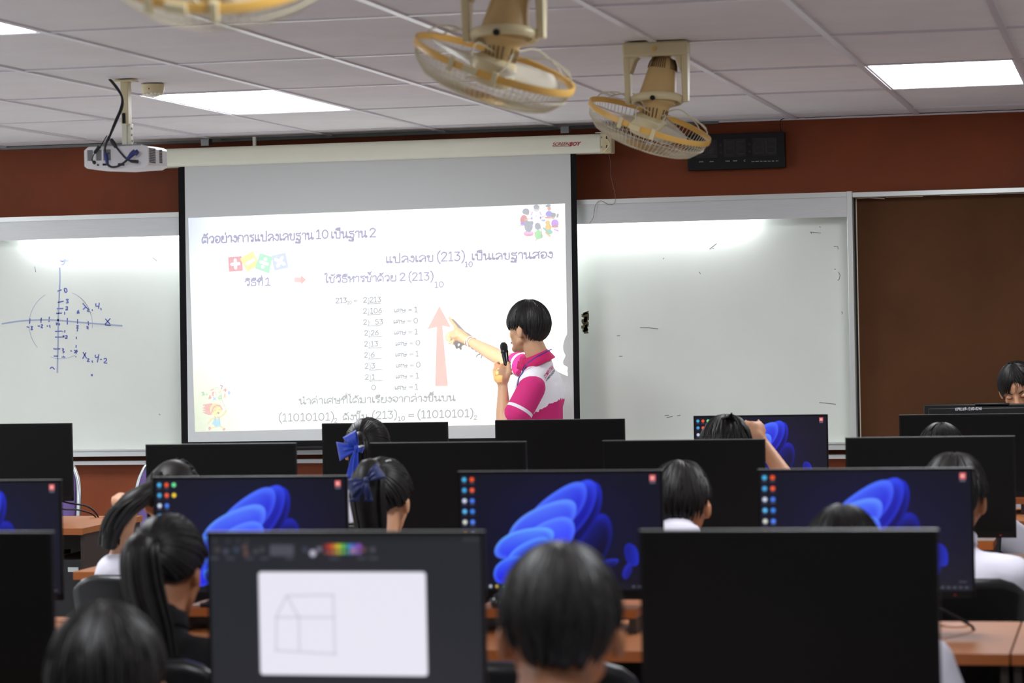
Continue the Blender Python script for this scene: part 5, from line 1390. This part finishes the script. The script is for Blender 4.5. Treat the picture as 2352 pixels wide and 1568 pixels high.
def bow(M, material, parent, s=1.0, loops=((180, 1.0), (100, .8)), tails=((-.25, -1),), name='hair_ribbon', tl=.13):
    """a ribbon bow: pleated loops fanning out of the knot, and tails, in the x/z plane, front face -y"""
    mb = MB()
    for (ang, k) in loops:
        a = math.radians(ang); d = Vector((math.cos(a), 0, math.sin(a))); e = Vector((-d.z, 0, d.x)); N, K = 7, 7
        for lay in (0, 1):
            o = len(mb.v)
            for i in range(N + 1):
                t = i / N; L = (.006 + .07 * t) * s * k; half = (.009 + .028 * t ** .8) * s * k
                y = (-.018 if lay == 0 else .008) * s * math.sin(PI * min(1, t * .96)) - .002 * s
                for j in range(K):
                    c = j / (K - 1) * 2 - 1
                    mb.v.append(d * L + e * (half * c) + Vector((0, y - .004 * s * math.cos(c * 7) * (1 - t * .7), 0)))
            for i in range(N):
                for j in range(K - 1): q = o + i * K + j; mb.f.append((q, q + 1, q + K + 1, q + K))
    mb.ball((0, -.008 * s, 0), (.011 * s, .010 * s, .013 * s), 12)
    for (dx, dz) in tails:
        o = len(mb.v); N = 8
        for i in range(N + 1):
            t = i / N
            for j in range(5):
                c = (j - 2) / 2; w_ = (.007 + .024 * t) * s * c
                mb.v.append(Vector((dx * tl * s * t + w_, -.006 * s - .008 * s * math.sin(t * 5) - .003 * s * math.cos(c * 5), dz * tl * s * t)))
        for i in range(N):
            for j in range(4): q = o + i * 5 + j; mb.f.append((q, q + 1, q + 6, q + 5))
    mb.xf(M); return mb.build(name, material, parent, solid=.0018)

def student(label, px, top, Y, style='short', s=1.0, yaw=0.0, nod=-.12, skin=None, shirt=None, seed=1, tie=None, lean=0.0, larm=None, rarm=None, mess=.03, n=300, lock_len=1, shoulder=.165, drop=.225, chair=True, chair_dy=0.0, chair_label=None, hairm=None):
    skin = skin or M_skin; shirt = shirt or M_shirt
    W = at_y(px, top, Y); hz = W.z - .124 * s
    t = thing('person', label, 'person', (W.x, Y, 0), group='students seated at the monitors')
    R3 = Matrix.Rotation(yaw, 4, 'Z') @ Matrix.Rotation(nod, 4, 'X')
    M = Matrix.Translation((0, 0, hz)) @ R3
    mb = head_shape(M, s)
    nk = hz - drop + .11
    sh = hz - drop; pel = Vector((0, -.2 - lean, .5))
    def loc(p): return Vector(p) - Vector((W.x, Y, 0))
    mb.capsule((0, -.03, hz - .05), (0, -.075, nk - .02), .054 * s, .06 * s)
    mb.capsule((0, -.075, nk - .02), (0, -.09, sh), .06, .07)
    mb.ball((0, -.09, sh - .06), (.15, .095, .13), 20); mb.capsule((0, -.11, sh - .1), pel, .125, .13); mb.ball(pel, (.16, .13, .11), 18)
    arms = {}
    for sg, ov in ((-1, larm), (1, rarm)):
        S = Vector((sg * shoulder, -.085, sh))
        E = Vector((sg * .225, -.06, max(.66, sh - .25))); Wr = Vector((sg * .10, .09, .64))
        if ov: E, Wr = loc(ov[0]), loc(ov[1])
        mb.capsule((0, -.085, sh + .015), S, .06, .056)
        mb.capsule(S, E, .05, .039); mb.capsule(E, Wr, .038, .026)
        d = (Wr - E).normalized()
        hand_shape(mb, Wr, d if not ov else (loc(ov[2]) - Wr), Vector((-sg, 0, .3)) if not ov else Vector((0, .3, 1)), .45 if not ov else 1.15, 1.0)
        arms[sg] = (S, E, Wr)
        K = Vector((sg * .12, .16, .5)); A = Vector((sg * .12, .14, .09))
        mb.capsule(pel + Vector((sg * .08, 0, 0)), K, .085, .06); mb.capsule(K, A, .058, .04); mb.capsule(A + Vector((0, -.03, -.045)), A + Vector((0, .14, -.055)), .036, .03)
    body = mesh_obj('body', blob_mesh(mb, .0095, 4), skin, t)
    face_parts(M, t, skin, s)
    sb = MB()
    sb.capsule((0, -.075, nk - .005), (0, -.09, sh), .064, .082)
    sb.ball((0, -.09, sh - .06), (.166, .11, .15), 20); sb.capsule((0, -.11, sh - .1), pel + Vector((0, 0, .05)), .142, .148)
    for sg in (-1, 1):
        S, E, Wr = arms[sg]
        sb.capsule((0, -.085, sh + .015), S, .072, .068); sb.capsule(S, S.lerp(E, .78), .066, .064)
    mesh_obj('shirt', blob_mesh(sb, .0115, 5), shirt, t)
    cl = MB().lathe([(.06, -.012), (.07, -.015), (.069, .012), (.062, .022), (.058, .015)], (0, -.07, nk - .0), (0, .3, 1), 24).build('collar', shirt, t)
    tr = MB(); tr.ball(pel, (.175, .145, .12), 18)
    for sg in (-1, 1):
        K = Vector((sg * .12, .16, .5)); A = Vector((sg * .12, .14, .13))
        tr.capsule(pel + Vector((sg * .08, 0, 0)), K, .098, .074); tr.capsule(K, A, .072, .06)
    mesh_obj('trousers', blob_mesh(tr, .014, 4), M_trousers, t)
    for sg in (-1, 1):
        MB().capsule((sg * .12, .09, .045), (sg * .12, .27, .04), .042, .036).build('shoe', M_shoe, t)
    make_hair(M, t, style, seed, n, s, tie, mess, hairm)
    if chair: make_office_chair(chair_label or ('black chair of the ' + ' '.join(label.split()[:9])), W.x, Y - .10 - lean * .5 + chair_dy)
    t['_hz'] = hz
    return t, M

# --- row A
student('boy with short black hair seen from behind, large and blurred at bottom centre', 1284, 1252, 4.2, 'short', 1.08, .2, -.1, M_skin_tan, M_shirt, 3, drop=.232, mess=.07, n=420, chair_label='black chair of the large blurred boy at bottom centre')
student('person with round dark hair, blurred and cropped at the bottom left corner', 243, 1390, 4.15, 'short', 1.08, .2, .05, M_skin_tan, M_shirt, 4, n=330, chair_label='black chair of the blurred person in the bottom left corner')
# --- row B
W4 = at_y(384, 1186, 6.1)
t4, M4 = student('girl in a black top with a long black ponytail, at left', 384, 1186, 6.1, 'girl', 1.0, -.14, -.15, M_skin_tan, M_black_top, 5, tie=(1.25, PI), n=330, chair_label='black chair of the girl in the black top at left')
T = M4 @ (hp(1.25, PI, 1.02))
hair_tail([T, T + Vector((-.005, -.045, -.01)), T + Vector((.005, -.06, -.09)), T + Vector((.035, -.06, -.2)), T + Vector((.06, -.055, -.33))], .042, 8).build('ponytail', M_hair, t4)
MB().ring(T + Vector((-.003, -.02, 0)), Vector((0, 1, .3)), .026, .008).build('hair_tie', M_black_top, t4)
student('boy whose dark head only just rises above the big black monitor at right', 1936, 1164, 6.12, 'short', 1.0, 0, -.1, M_skin_tan, M_shirt, 6, drop=.22, shoulder=.185, chair_label='black chair of the boy behind the big black monitor', larm=None)
student('student in a white shirt hidden behind the large blurred boy, left shoulder showing', 1296, 1305, 6.12, 'short', 1.0, 0, -.35, M_skin_tan, M_shirt, 7, drop=.24, shoulder=.15, chair_label='black chair seen between the drawing monitor and the blurred boy')
# --- row C
W2 = at_y(880, 1056, 8.1)
t2, M2 = student('girl with a navy ribbon in her pulled back hair, near the centre', 880, 1056, 8.1, 'girl', 1.0, -.12, -.15, M_skin, M_shirt, 9, drop=.25, tie=(.95, PI), n=330, chair_label='black chair of the girl with the navy ribbon')
T = M2 @ hp(.95, PI, 1.02)
hair_tail([T, T + Vector((0, -.05, .0)), T + Vector((.0, -.075, -.07)), T + Vector((.004, -.06, -.16)), T + Vector((.0, -.045, -.26))], .046, 12).build('ponytail', M_hair, t2)
bw = at_y(880, 1095, 8.1) - Vector((W2.x, 8.1, 0))
bow(Matrix.Translation(Vector((bw.x, T.y - .10, bw.z))) @ Matrix.Rotation(-.25, 4, 'X'), M_ribbon_d, t2, .85, ((35, .85), (205, .95)), ((-.45, -1), (-.05, -1)), tl=.075)
for dx, dz in ((.045, .03), (-.04, .075)):
    MB().capsule(T + Vector((dx, -.005, dz)), T + Vector((dx + .012, -.005, dz + .003)), .0035, .0035).build('hair_clip', M_chrome, t2)
P3 = lambda x, y, dy=0: at_y(x, y, 8.05 + dy)
t3, M3 = student('girl holding up her long dark hair with one hand, at left', 398, 1056, 8.05, 'girl', 1.0, .25, -.2, M_skin, M_shirt, 13, tie=(1.75, PI + .75), n=330,
                 larm=(P3(258, 1335, -.02), P3(290, 1212, -.12), P3(305, 1160, -.12)), chair_label='black chair with a shiny top edge, girl holding up her hair')
o3 = Vector((at_y(398, 1056, 8.05).x, 8.05, 0))
hair_tail([P3(352, 1120, -.08) - o3, P3(325, 1140, -.13) - o3, P3(290, 1165, -.15) - o3, P3(262, 1205, -.14) - o3, P3(250, 1255, -.12) - o3], .04, 14, 60).build('ponytail', M_hair, t3)
student('boy with untidy black hair and a white collar, right of the centre monitor', 1562, 1061, 8.1, 'short', 1.02, 0, -.1, M_skin_tan, M_shirt, 15, drop=.195, mess=.09, n=420, chair_label='black chair of the boy with the white collar')
P10 = lambda x, y, dy=0: at_y(x, y, 8.1 + dy)
student('boy with spiky hair and a white shirt at right, ear showing beside the wallpaper monitor', 2190, 1044, 8.1, 'short', 1.05, -.1, -.12, M_skin_tan, M_shirt, 16, mess=.13, n=420,
        rarm=(P10(2345, 1335, .02), P10(2290, 1340, .14), P10(2250, 1345, .18)), chair_label='black chair of the boy with spiky hair at right', chair_dy=-.12)
# --- row D
t1, M1 = student('girl with a bright blue bow on the back of her head, farthest row', 844, 962, 10.1, 'girl', .96, -.05, -.12, M_skin, M_shirt, 18, tie=(1.35, PI), n=330, chair_label='black chair of the girl with the bright blue bow')
T = M1 @ hp(1.3, PI, 1.02)
hair_tail([T, T + Vector((.01, -.03, -.03)), T + Vector((.012, -.035, -.12)), T + Vector((.015, -.03, -.24))], .035, 19).build('ponytail', M_hair, t1)
bw = at_y(852, 1022, 10.1) - Vector((at_y(844, 962, 10.1).x, 10.1, 0))
bow(Matrix.Translation(Vector((bw.x, T.y - .085, bw.z))), M_ribbon, t1, 1.0, ((190, 1.0), (118, .8), (-20, .35)), ((-.18, -1),), tl=.12)
P8 = lambda x, y, dy=0: at_y(x, y, 10.1 + dy)
t8, M8 = student('boy with a tuft of hair and one bare forearm raised, before the far wallpaper monitor', 1667, 955, 10.1, 'short', 1.08, 0, -.2, M_skin, M_shirt, 20, mess=.08, n=420,
                 rarm=(P8(1806, 1100, .05), P8(1752, 1018, .12), P8(1728, 990, .1)), chair_label='black chair of the boy with the raised forearm')
cw = at_y(1667, 955, 10.1); q0 = at_y(1645, 962, 10.06) - Vector((cw.x, 10.1, 0)); q1 = at_y(1675, 956, 10.02) - Vector((cw.x, 10.1, 0)); q2 = at_y(1681, 947, 10.0) - Vector((cw.x, 10.1, 0))
tf = MB()
for k in range(9): tf.tube([q0 + Vector((.003 * k, .004 * k, -.006)), q1 + Vector((.002 * k, .003 * k, -.002 * k)), q2 + Vector((0, .002 * k, -.0015 * k))], [.006, .005, .001], 6)
tf.build('hair_tuft', M_hair, t8)
student('student of whom only the crown shows between two black monitors at right, farthest row', 2161, 974, 10.1, 'short', 1.0, 0, -.15, M_skin, M_shirt, 22,
        rarm=(P8(2368, 1265, .02), P8(2325, 1300, .12), P8(2290, 1310, .16)), n=330, chair_label='black chair of the student between the two black monitors')

# --- assistant behind the monitor at the far right, facing the camera
ta_c = at_y(2338, 892, 12.3)
ta = thing('person', 'person with a side-swept black fringe looking down behind the far right monitor', 'person', (ta_c.x, 12.3, 0))
MT_ = Matrix.Translation((0, 0, ta_c.z)) @ Matrix.Rotation(PI - .06, 4, 'Z') @ Matrix.Rotation(-.42, 4, 'X') @ Matrix.Rotation(.14, 4, 'Y') @ Matrix.Scale(.95, 4)
mb = head_shape(MT_); z0 = ta_c.z
mb.capsule((0, .02, z0 - .06), (0, .07, z0 - .22), .052, .06); mb.ball((0, .09, z0 - .34), (.16, .1, .15), 20); mb.capsule((0, .1, z0 - .36), (0, .14, z0 - .72), .13, .14)
for sg in (-1, 1):
    S = Vector((sg * .17, .08, z0 - .28)); E = Vector((sg * .22, -.02, z0 - .52)); Wr = Vector((sg * .13, -.2, tdz + .04))
    mb.capsule((0, .085, z0 - .26), S, .06, .055); mb.capsule(S, E, .05, .04); mb.capsule(E, Wr, .038, .026); hand_shape(mb, Wr, Wr - E, Vector((-sg, 0, .3)), .4)
    mb.capsule((sg * .08, .14, z0 - .74), (sg * .12, -.22, z0 - .74), .085, .06); mb.capsule((sg * .12, -.22, z0 - .74), (sg * .12, -.2, .09), .058, .04); mb.capsule((sg * .12, -.18, .045), (sg * .12, -.32, .04), .036, .03)
mesh_obj('body', blob_mesh(mb, .0055, 3), M_skin, ta)
face_parts(MT_, ta, M_skin, 1.0, True)
sb = MB(); sb.capsule((0, .07, z0 - .22), (0, .085, z0 - .28), .062, .08); sb.ball((0, .09, z0 - .34), (.175, .115, .165), 20); sb.capsule((0, .1, z0 - .36), (0, .14, z0 - .72), .146, .155)
for sg in (-1, 1):
    S = Vector((sg * .17, .08, z0 - .28)); E = Vector((sg * .22, -.02, z0 - .52)); sb.capsule((0, .085, z0 - .26), S, .072, .067); sb.capsule(S, S.lerp(E, .7), .065, .062)
mesh_obj('shirt', blob_mesh(sb, .011, 4), M_shirt, ta)
hh = make_hair(MT_, ta, 'side', 31, 230, 1.0, None, .03)
fr = MB(); rd = random.Random(9)
for k in range(46):
    ph = rd.uniform(.25, 1.5); a0 = rd.uniform(.15, .6); e = rd.uniform(.88, 1.05)
    fr.tube([hp((a0 + (hem('side', ph) * e + .25 - a0) * u_ / 6), ph - .5 * (1 - u_ / 6), 1.015 + .015 * math.sin(u_), 1) for u_ in range(7)], [.004, .0065, .007, .006, .005, .003, .0008], 6, cap=False)
for ph, e in ((-.12, 1.35), (-.04, 1.42), (-.3, 1.1), (-.6, 1.15), (-.9, 1.2)):
    fr.tube([hp(.4 + (hem('side', ph) * e - .4) * u_ / 7, ph + .1 * math.sin(u_), 1.0 + .004 * u_) for u_ in range(8)], [.003, .003, .003, .0026, .002, .0016, .0012, .0006], 5, cap=False)
fr.xf(MT_); fr.build('fringe', M_hair, ta)

# ---------------------------------------------------------------- the presenter
PYY = 12.66
pr0 = at_y(1232, 900, PYY)
pr = thing('person', 'presenter in a pink and white polo shirt, holding a microphone and pointing at the slide', 'person', (pr0.x, PYY, 0))
PO = Vector((pr0.x, PYY, 0))
def q(px, py, dy=0.0): return at_y(px, py, PYY + dy) - PO
HT = math.radians(66)
MP = Matrix.Translation(q(1212, 752, 0)) @ Matrix.Rotation(HT, 4, 'Z') @ Matrix.Rotation(-.02, 4, 'X')
BT = math.radians(68); ex = Vector((math.cos(BT), math.sin(BT), 0)); ey = Vector((-math.sin(BT), math.cos(BT), 0)); Rb = Matrix.Rotation(BT, 3, 'Z')
M_pskin = mat('presenter_skin', (212, 164, 128), .5, var=.02, scale=20)
mb = head_shape(MP)
nb = q(1240, 832, .01)
mb.capsule(MP @ Vector((0, -.02, -.06)), nb, .05, .058)
ch = q(1240, 905, .01); bl = q(1241, 985, .01); pv = Vector((bl.x, bl.y, .80))
mb.capsule(nb, ch, .06, .08); mb.ball(ch, (.15, .092, .14), 24, Rb); mb.capsule(ch, bl, .1, .1); mb.ball(bl, (.135, .09, .12), 20, Rb); mb.ball(pv, (.15, .105, .12), 20, Rb); mb.capsule(bl, pv, .1, .105)
Ls, Le, Lw = q(1220, 880, -.115), q(1157, 984, -.2), q(1155, 886, -.1)
Rs, Re, Rw = q(1222, 846, .13), q(1146, 820, .28), q(1078, 783, .42)
mb.capsule(q(1236, 862, 0), Ls, .055, .052); mb.capsule(Ls, Le, .046, .037); mb.capsule(Le, Le.lerp(Lw, .35), .036, .036); mb.capsule(Le.lerp(Lw, .35), Lw, .036, .0235)
mb.capsule(q(1236, 856, .03), Rs, .055, .052); mb.capsule(Rs, Re, .046, .037); mb.capsule(Re, Re.lerp(Rw, .3), .037, .035); mb.capsule(Re.lerp(Rw, .3), Rw, .035, .0225)
# pointing hand: palm, straight index, three folded fingers, tucked thumb
def chain(pts, r):
    for a, b, r0, r1 in zip(pts, pts[1:], r, r[1:]): mb.capsule(a, b, r0, r1)
chain([Rw, q(1064, 774, 0.436), q(1052, 764, 0.453)], [.0225, .026, .025]); mb.capsule(q(1068, 780, 0.426), q(1054, 774, 0.446), .022, .02)
chain([q(1051, 757, 0.456), q(1043, 745, 0.472), q(1036, 735.5, 0.485), q(1031.5, 729, 0.493)], [.0115, .009, .008, .006])
chain([q(1046, 762, 0.453), q(1033, 765, 0.466), q(1026.5, 772, 0.462), q(1025.5, 779, 0.453)], [.0115, .0095, .0085, .0065])
chain([q(1048, 769, 0.446), q(1036, 774, 0.456), q(1032, 781, 0.453), q(1032, 788, 0.443)], [.011, .009, .008, .0065])
chain([q(1053, 775, 0.440), q(1043, 780, 0.446), q(1039.5, 786, 0.443), q(1040, 790, 0.436)], [.010, .008, .007, .006])
chain([q(1066, 771, 0.426), q(1054, 770, 0.426), q(1043, 773, 0.436), q(1036, 771, 0.446)], [.013, .012, .01, .0075])
# hand round the microphone: back of the hand to the camera, fingers closing on the far side
MA, MBt = q(1157, 795, -.045), q(1167, 862, -.075)
chain([Lw, q(1152, 868, -.105), q(1150, 852, -.1)], [.0235, .031, .034]); mb.capsule(q(1158, 872, -.1), q(1163, 856, -.095), .024, .022); mb.capsule(q(1146, 868, -.1), q(1141, 852, -.09), .026, .022)
for k in range(4):
    y = 836 + 8.5 * k; x = 1139 + 1.2 * k; tip = MA.lerp(MBt, .55 + .13 * k)
    chain([q(x + 5, y + 9, -.1), q(x, y, -.082), q(x + 4, y - 3, -.045), tip + Vector((-.006, .024, .004)), tip + Vector((.016, .012, .0))], [.014, .0112, .0102, .0092, .007])
chain([q(1163, 868, -.108), q(1169, 855, -.112), q(1170, 843, -.102), q(1167, 833, -.092)], [.016, .0125, .0108, .008])
for sg in (-1, 1):
    hp_ = pv + ex * (.085 * sg); kn = Vector((hp_.x, hp_.y, .43)) + ey * .02; an = Vector((hp_.x, hp_.y, .08)) - ey * .01
    mb.capsule(hp_, kn, .085, .055); mb.capsule(kn, an, .054, .036); mb.capsule(an - Vector((0, 0, .04)) - ey * .03, an - Vector((0, 0, .045)) + ey * .13, .035, .028)
mesh_obj('body', blob_mesh(mb, .0048, 3), M_pskin, pr)
face_parts(MP, pr, M_pskin)
make_hair(MP, pr, 'bowl', 41, 950, 1.03, None, .012, full=1.01)
# polo shirt: white yoke, pink lower part with a torn-edge print line
def shirt_field(nt, sx, tc):
    n_ = nt.nodes.new('ShaderNodeTexNoise'); n_.inputs['Scale'].default_value = 60; n_.inputs['Detail'].default_value = 5; nt.links.new(tc.outputs['Object'], n_.inputs['Vector'])
    k0 = q(1293, 915, .02); k1 = q(1222, 952, -.1)
    sl = (k0.z - k1.z) / (k0.x - k1.x)
    h_ = mth(nt, 'SUBTRACT', sx.outputs['Z'], mth(nt, 'MULTIPLY', sx.outputs['X'], sl))
    h_ = mth(nt, 'ADD', h_, mth(nt, 'MULTIPLY', mth(nt, 'SUBTRACT', n_.outputs['Fac'], .5), .035))
    return mth(nt, 'LESS_THAN', h_, k0.z - sl * k0.x)
M_polo = bands('polo_body_cloth', (246, 243, 250), (206, 40, 118), .85, shirt_field)
sb = MB(); sb.capsule(q(1241, 842, .01), ch, .064, .09); sb.ball(ch, (.158, .102, .152), 24, Rb); sb.capsule(ch, bl, .112, .112); sb.ball(bl, (.147, .104, .13), 20, Rb); sb.capsule(bl, pv + Vector((0, 0, .02)), .114, .118); sb.ball(pv + Vector((0, 0, .03)), (.166, .122, .12), 20, Rb)
sb.capsule(q(1238, 858, 0), Ls.lerp(q(1238, 858, 0), .1), .068, .064); sb.capsule(q(1238, 854, .03), Rs.lerp(q(1238, 854, .03), .2), .068, .062)
polo_me = blob_mesh(sb, .007, 5); mesh_obj('polo_shirt', polo_me, M_polo, pr)
bvh = BVHTree.FromPolygons([v_.co.copy() for v_ in polo_me.vertices], [tuple(p_.vertices) for p_ in polo_me.polygons])
def sleeve(a, b, name, r0, r1):
    ax = (b - a).normalized(); L = (b - a).length
    m_ = bands('polo_sleeve_' + name, (208, 42, 120), (232, 228, 234), .85,
               lambda nt, sx, tc: mth(nt, 'MULTIPLY', *[f(nt, sx) for f in (lambda nt, sx: mth(nt, 'GREATER_THAN', dotax(nt, sx, ax, a), L - .012), lambda nt, sx: mth(nt, 'LESS_THAN', dotax(nt, sx, ax, a), L + .004))]))
    mb_ = MB().capsule(a, b, r0, r1).capsule(a, b + ax * .02, r0 * .9, r1 * .99)
    mb_.tube([a, b, b + ax * .028], [r0, r1, r1 * 1.03], 20)
    return mesh_obj('sleeve', blob_mesh(mb_, .007, 3), m_, pr)
def dotax(nt, sx, ax, a):
    t = mth(nt, 'MULTIPLY', sx.outputs['X'], ax.x); t = mth(nt, 'ADD', t, mth(nt, 'MULTIPLY', sx.outputs['Y'], ax.y)); t = mth(nt, 'ADD', t, mth(nt, 'MULTIPLY', sx.outputs['Z'], ax.z))
    return mth(nt, 'SUBTRACT', t, a.dot(ax))
sleeve(q(1222, 890, -.125), q(1193, 944, -.17), 'near', .066, .066)
sleeve(q(1216, 846, .14), q(1193, 836, .19), 'far', .058, .056)
# collar band, turned-down flap
nx = (q(1222, 800, .0) - q(1238, 838, .01)).normalized()
cc = q(1231, 822, .0)
pink = mat('pink_knit', (204, 30, 100), .85)
MB().lathe([(.058, .012), (.066, .02), (.074, .006), (.084, -.02), (.088, -.032), (.082, -.03), (.068, -.006), (.06, -.004)], cc, nx, 36).build('collar', pink, pr)
def onshirt(p, off=.003):
    l, n_, i_, d_ = bvh.find_nearest(p); return l + n_ * off
fl = MB(); A = q(1196, 832, -.08); fl.add([q(1190, 828, -.02), q(1205, 838, -.085), q(1197, 850, -.1), q(1187, 846, -.06)], [(0, 1, 2, 3)]); fl.build('collar_flap', pink, pr, solid=.004)
lan = [q(1266, 802, -.02), q(1258, 806, -.075), q(1240, 815, -.1), q(1222, 826, -.108), q(1208, 838, -.112)] + [onshirt(q(x, y, -.12), .004) for x, y in ((1198, 852), (1190, 866), (1184, 880), (1180, 900))]
MB().tube(spline(lan, 4), .005, 8, flat=.4).build('lanyard', mat('purple_lanyard', (52, 40, 140), .6), pr)
# printed lettering curving round the back
l0, n0, _i, _d = bvh.find_nearest(q(1273, 868, -.11)); n0 = n0.normalized()
t0 = n0.cross(Vector((0, 0, 1))).normalized()
if t0.dot(CR) < 0: t0 = -t0
up0 = t0.cross(n0); up0 = up0 if up0.z > 0 else -up0
t1, u1 = (t0 * math.cos(.42) + up0 * math.sin(.42)), (up0 * math.cos(.42) - t0 * math.sin(.42))
def shirt_text(name, txt, du, dv, L, h_, m_):
    vs, fs = text_mesh(txt, 1.0, 0, .012); x0 = min(v_.x for v_ in vs); x1 = max(v_.x for v_ in vs); ym = max(v_.y for v_ in vs)
    out = []
    for v_ in vs:
        P_ = l0 + t1 * (du + (v_.x - x0) / (x1 - x0) * L) + u1 * (dv + v_.y / ym * h_) + n0 * .12
        hit, nn, _a, _b = bvh.ray_cast(P_, -n0)
        if hit is None: hit, nn, _a, _b = bvh.find_nearest(P_)
        out.append(hit + nn * .002)
    return MB().add(out, fs).build(name, m_, pr, smooth=False)
shirt_text('back_lettering', 'COMPUTER EDU', 0, 0, .17, .017, mat('pink_print', (206, 44, 110), .8))
shirt_text('back_lettering', 'KAMPHAENG PHET', .006, -.016, .17, .011, mat('grey_print', (90, 92, 104), .8))
# bracelets of cord on the pointing wrist
wd_ = (Rw - Re).normalized()
for k, (o_, tl_) in enumerate(((.012, .25), (.0, -.2), (-.012, .1))):
    MB().ring(Rw - wd_ * (.012 - o_), wd_ + Vector((0, 0, tl_)), .027, .0024, 30, 6).build('bracelet', mat('white_cord', (232, 226, 208), .7), pr)
MB().tube(spline([Rw - wd_ * .01 + Vector((0, -.01, -.026)), Rw + Vector((.01, -.012, -.04)), Rw + Vector((.004, -.012, -.052))], 4), .002, 6).tube(spline([Rw - wd_ * .01 + Vector((0, -.01, -.026)), Rw + Vector((-.012, -.012, -.036)), Rw + Vector((-.018, -.012, -.046))], 4), .002, 6).build('bracelet_tassel', MATS['white_cord'], pr)
tr = MB(); tr.ball(pv, (.164, .12, .13), 20, Rb)
for sg in (-1, 1):
    hp_ = pv + ex * (.085 * sg); tr.capsule(hp_, Vector((hp_.x, hp_.y, .43)) + ey * .02, .098, .072); tr.capsule(Vector((hp_.x, hp_.y, .43)) + ey * .02, Vector((hp_.x, hp_.y, .13)) - ey * .01, .07, .06)
    MB().capsule(Vector((hp_.x, hp_.y, .043)) - ey * .05, Vector((hp_.x, hp_.y, .04)) + ey * .14, .041, .034).build('shoe', M_shoe, pr)
mesh_obj('trousers', blob_mesh(tr, .012, 4), M_trousers, pr)
# microphone (held: a thing of its own)
mc = thing('microphone', 'black handheld microphone held in front of the presenter\'s mouth', 'microphone', tuple(MA + PO))
ax = (MBt - MA).normalized()
MB().lathe([(0, -.020), (.010, -.0175), (.0165, -.008), (.0188, .004), (.0175, .016), (.016, .022)], (0, 0, 0), ax, 28).build('grille', mat('black_mesh_grille', (22, 22, 24), .5, bump=.8, bscale=900), mc)
MB().lathe([(.0165, .021), (.0185, .024), (.0185, .032), (.0165, .034)], (0, 0, 0), ax, 28).build('collar_ring', M_black_plastic, mc)
MB().lathe([(.0165, .033), (.0165, .048), (.0128, .09), (.0118, .118), (.011, .124), (0, .125)], (0, 0, 0), ax, 28).build('handle', M_black_gloss, mc)
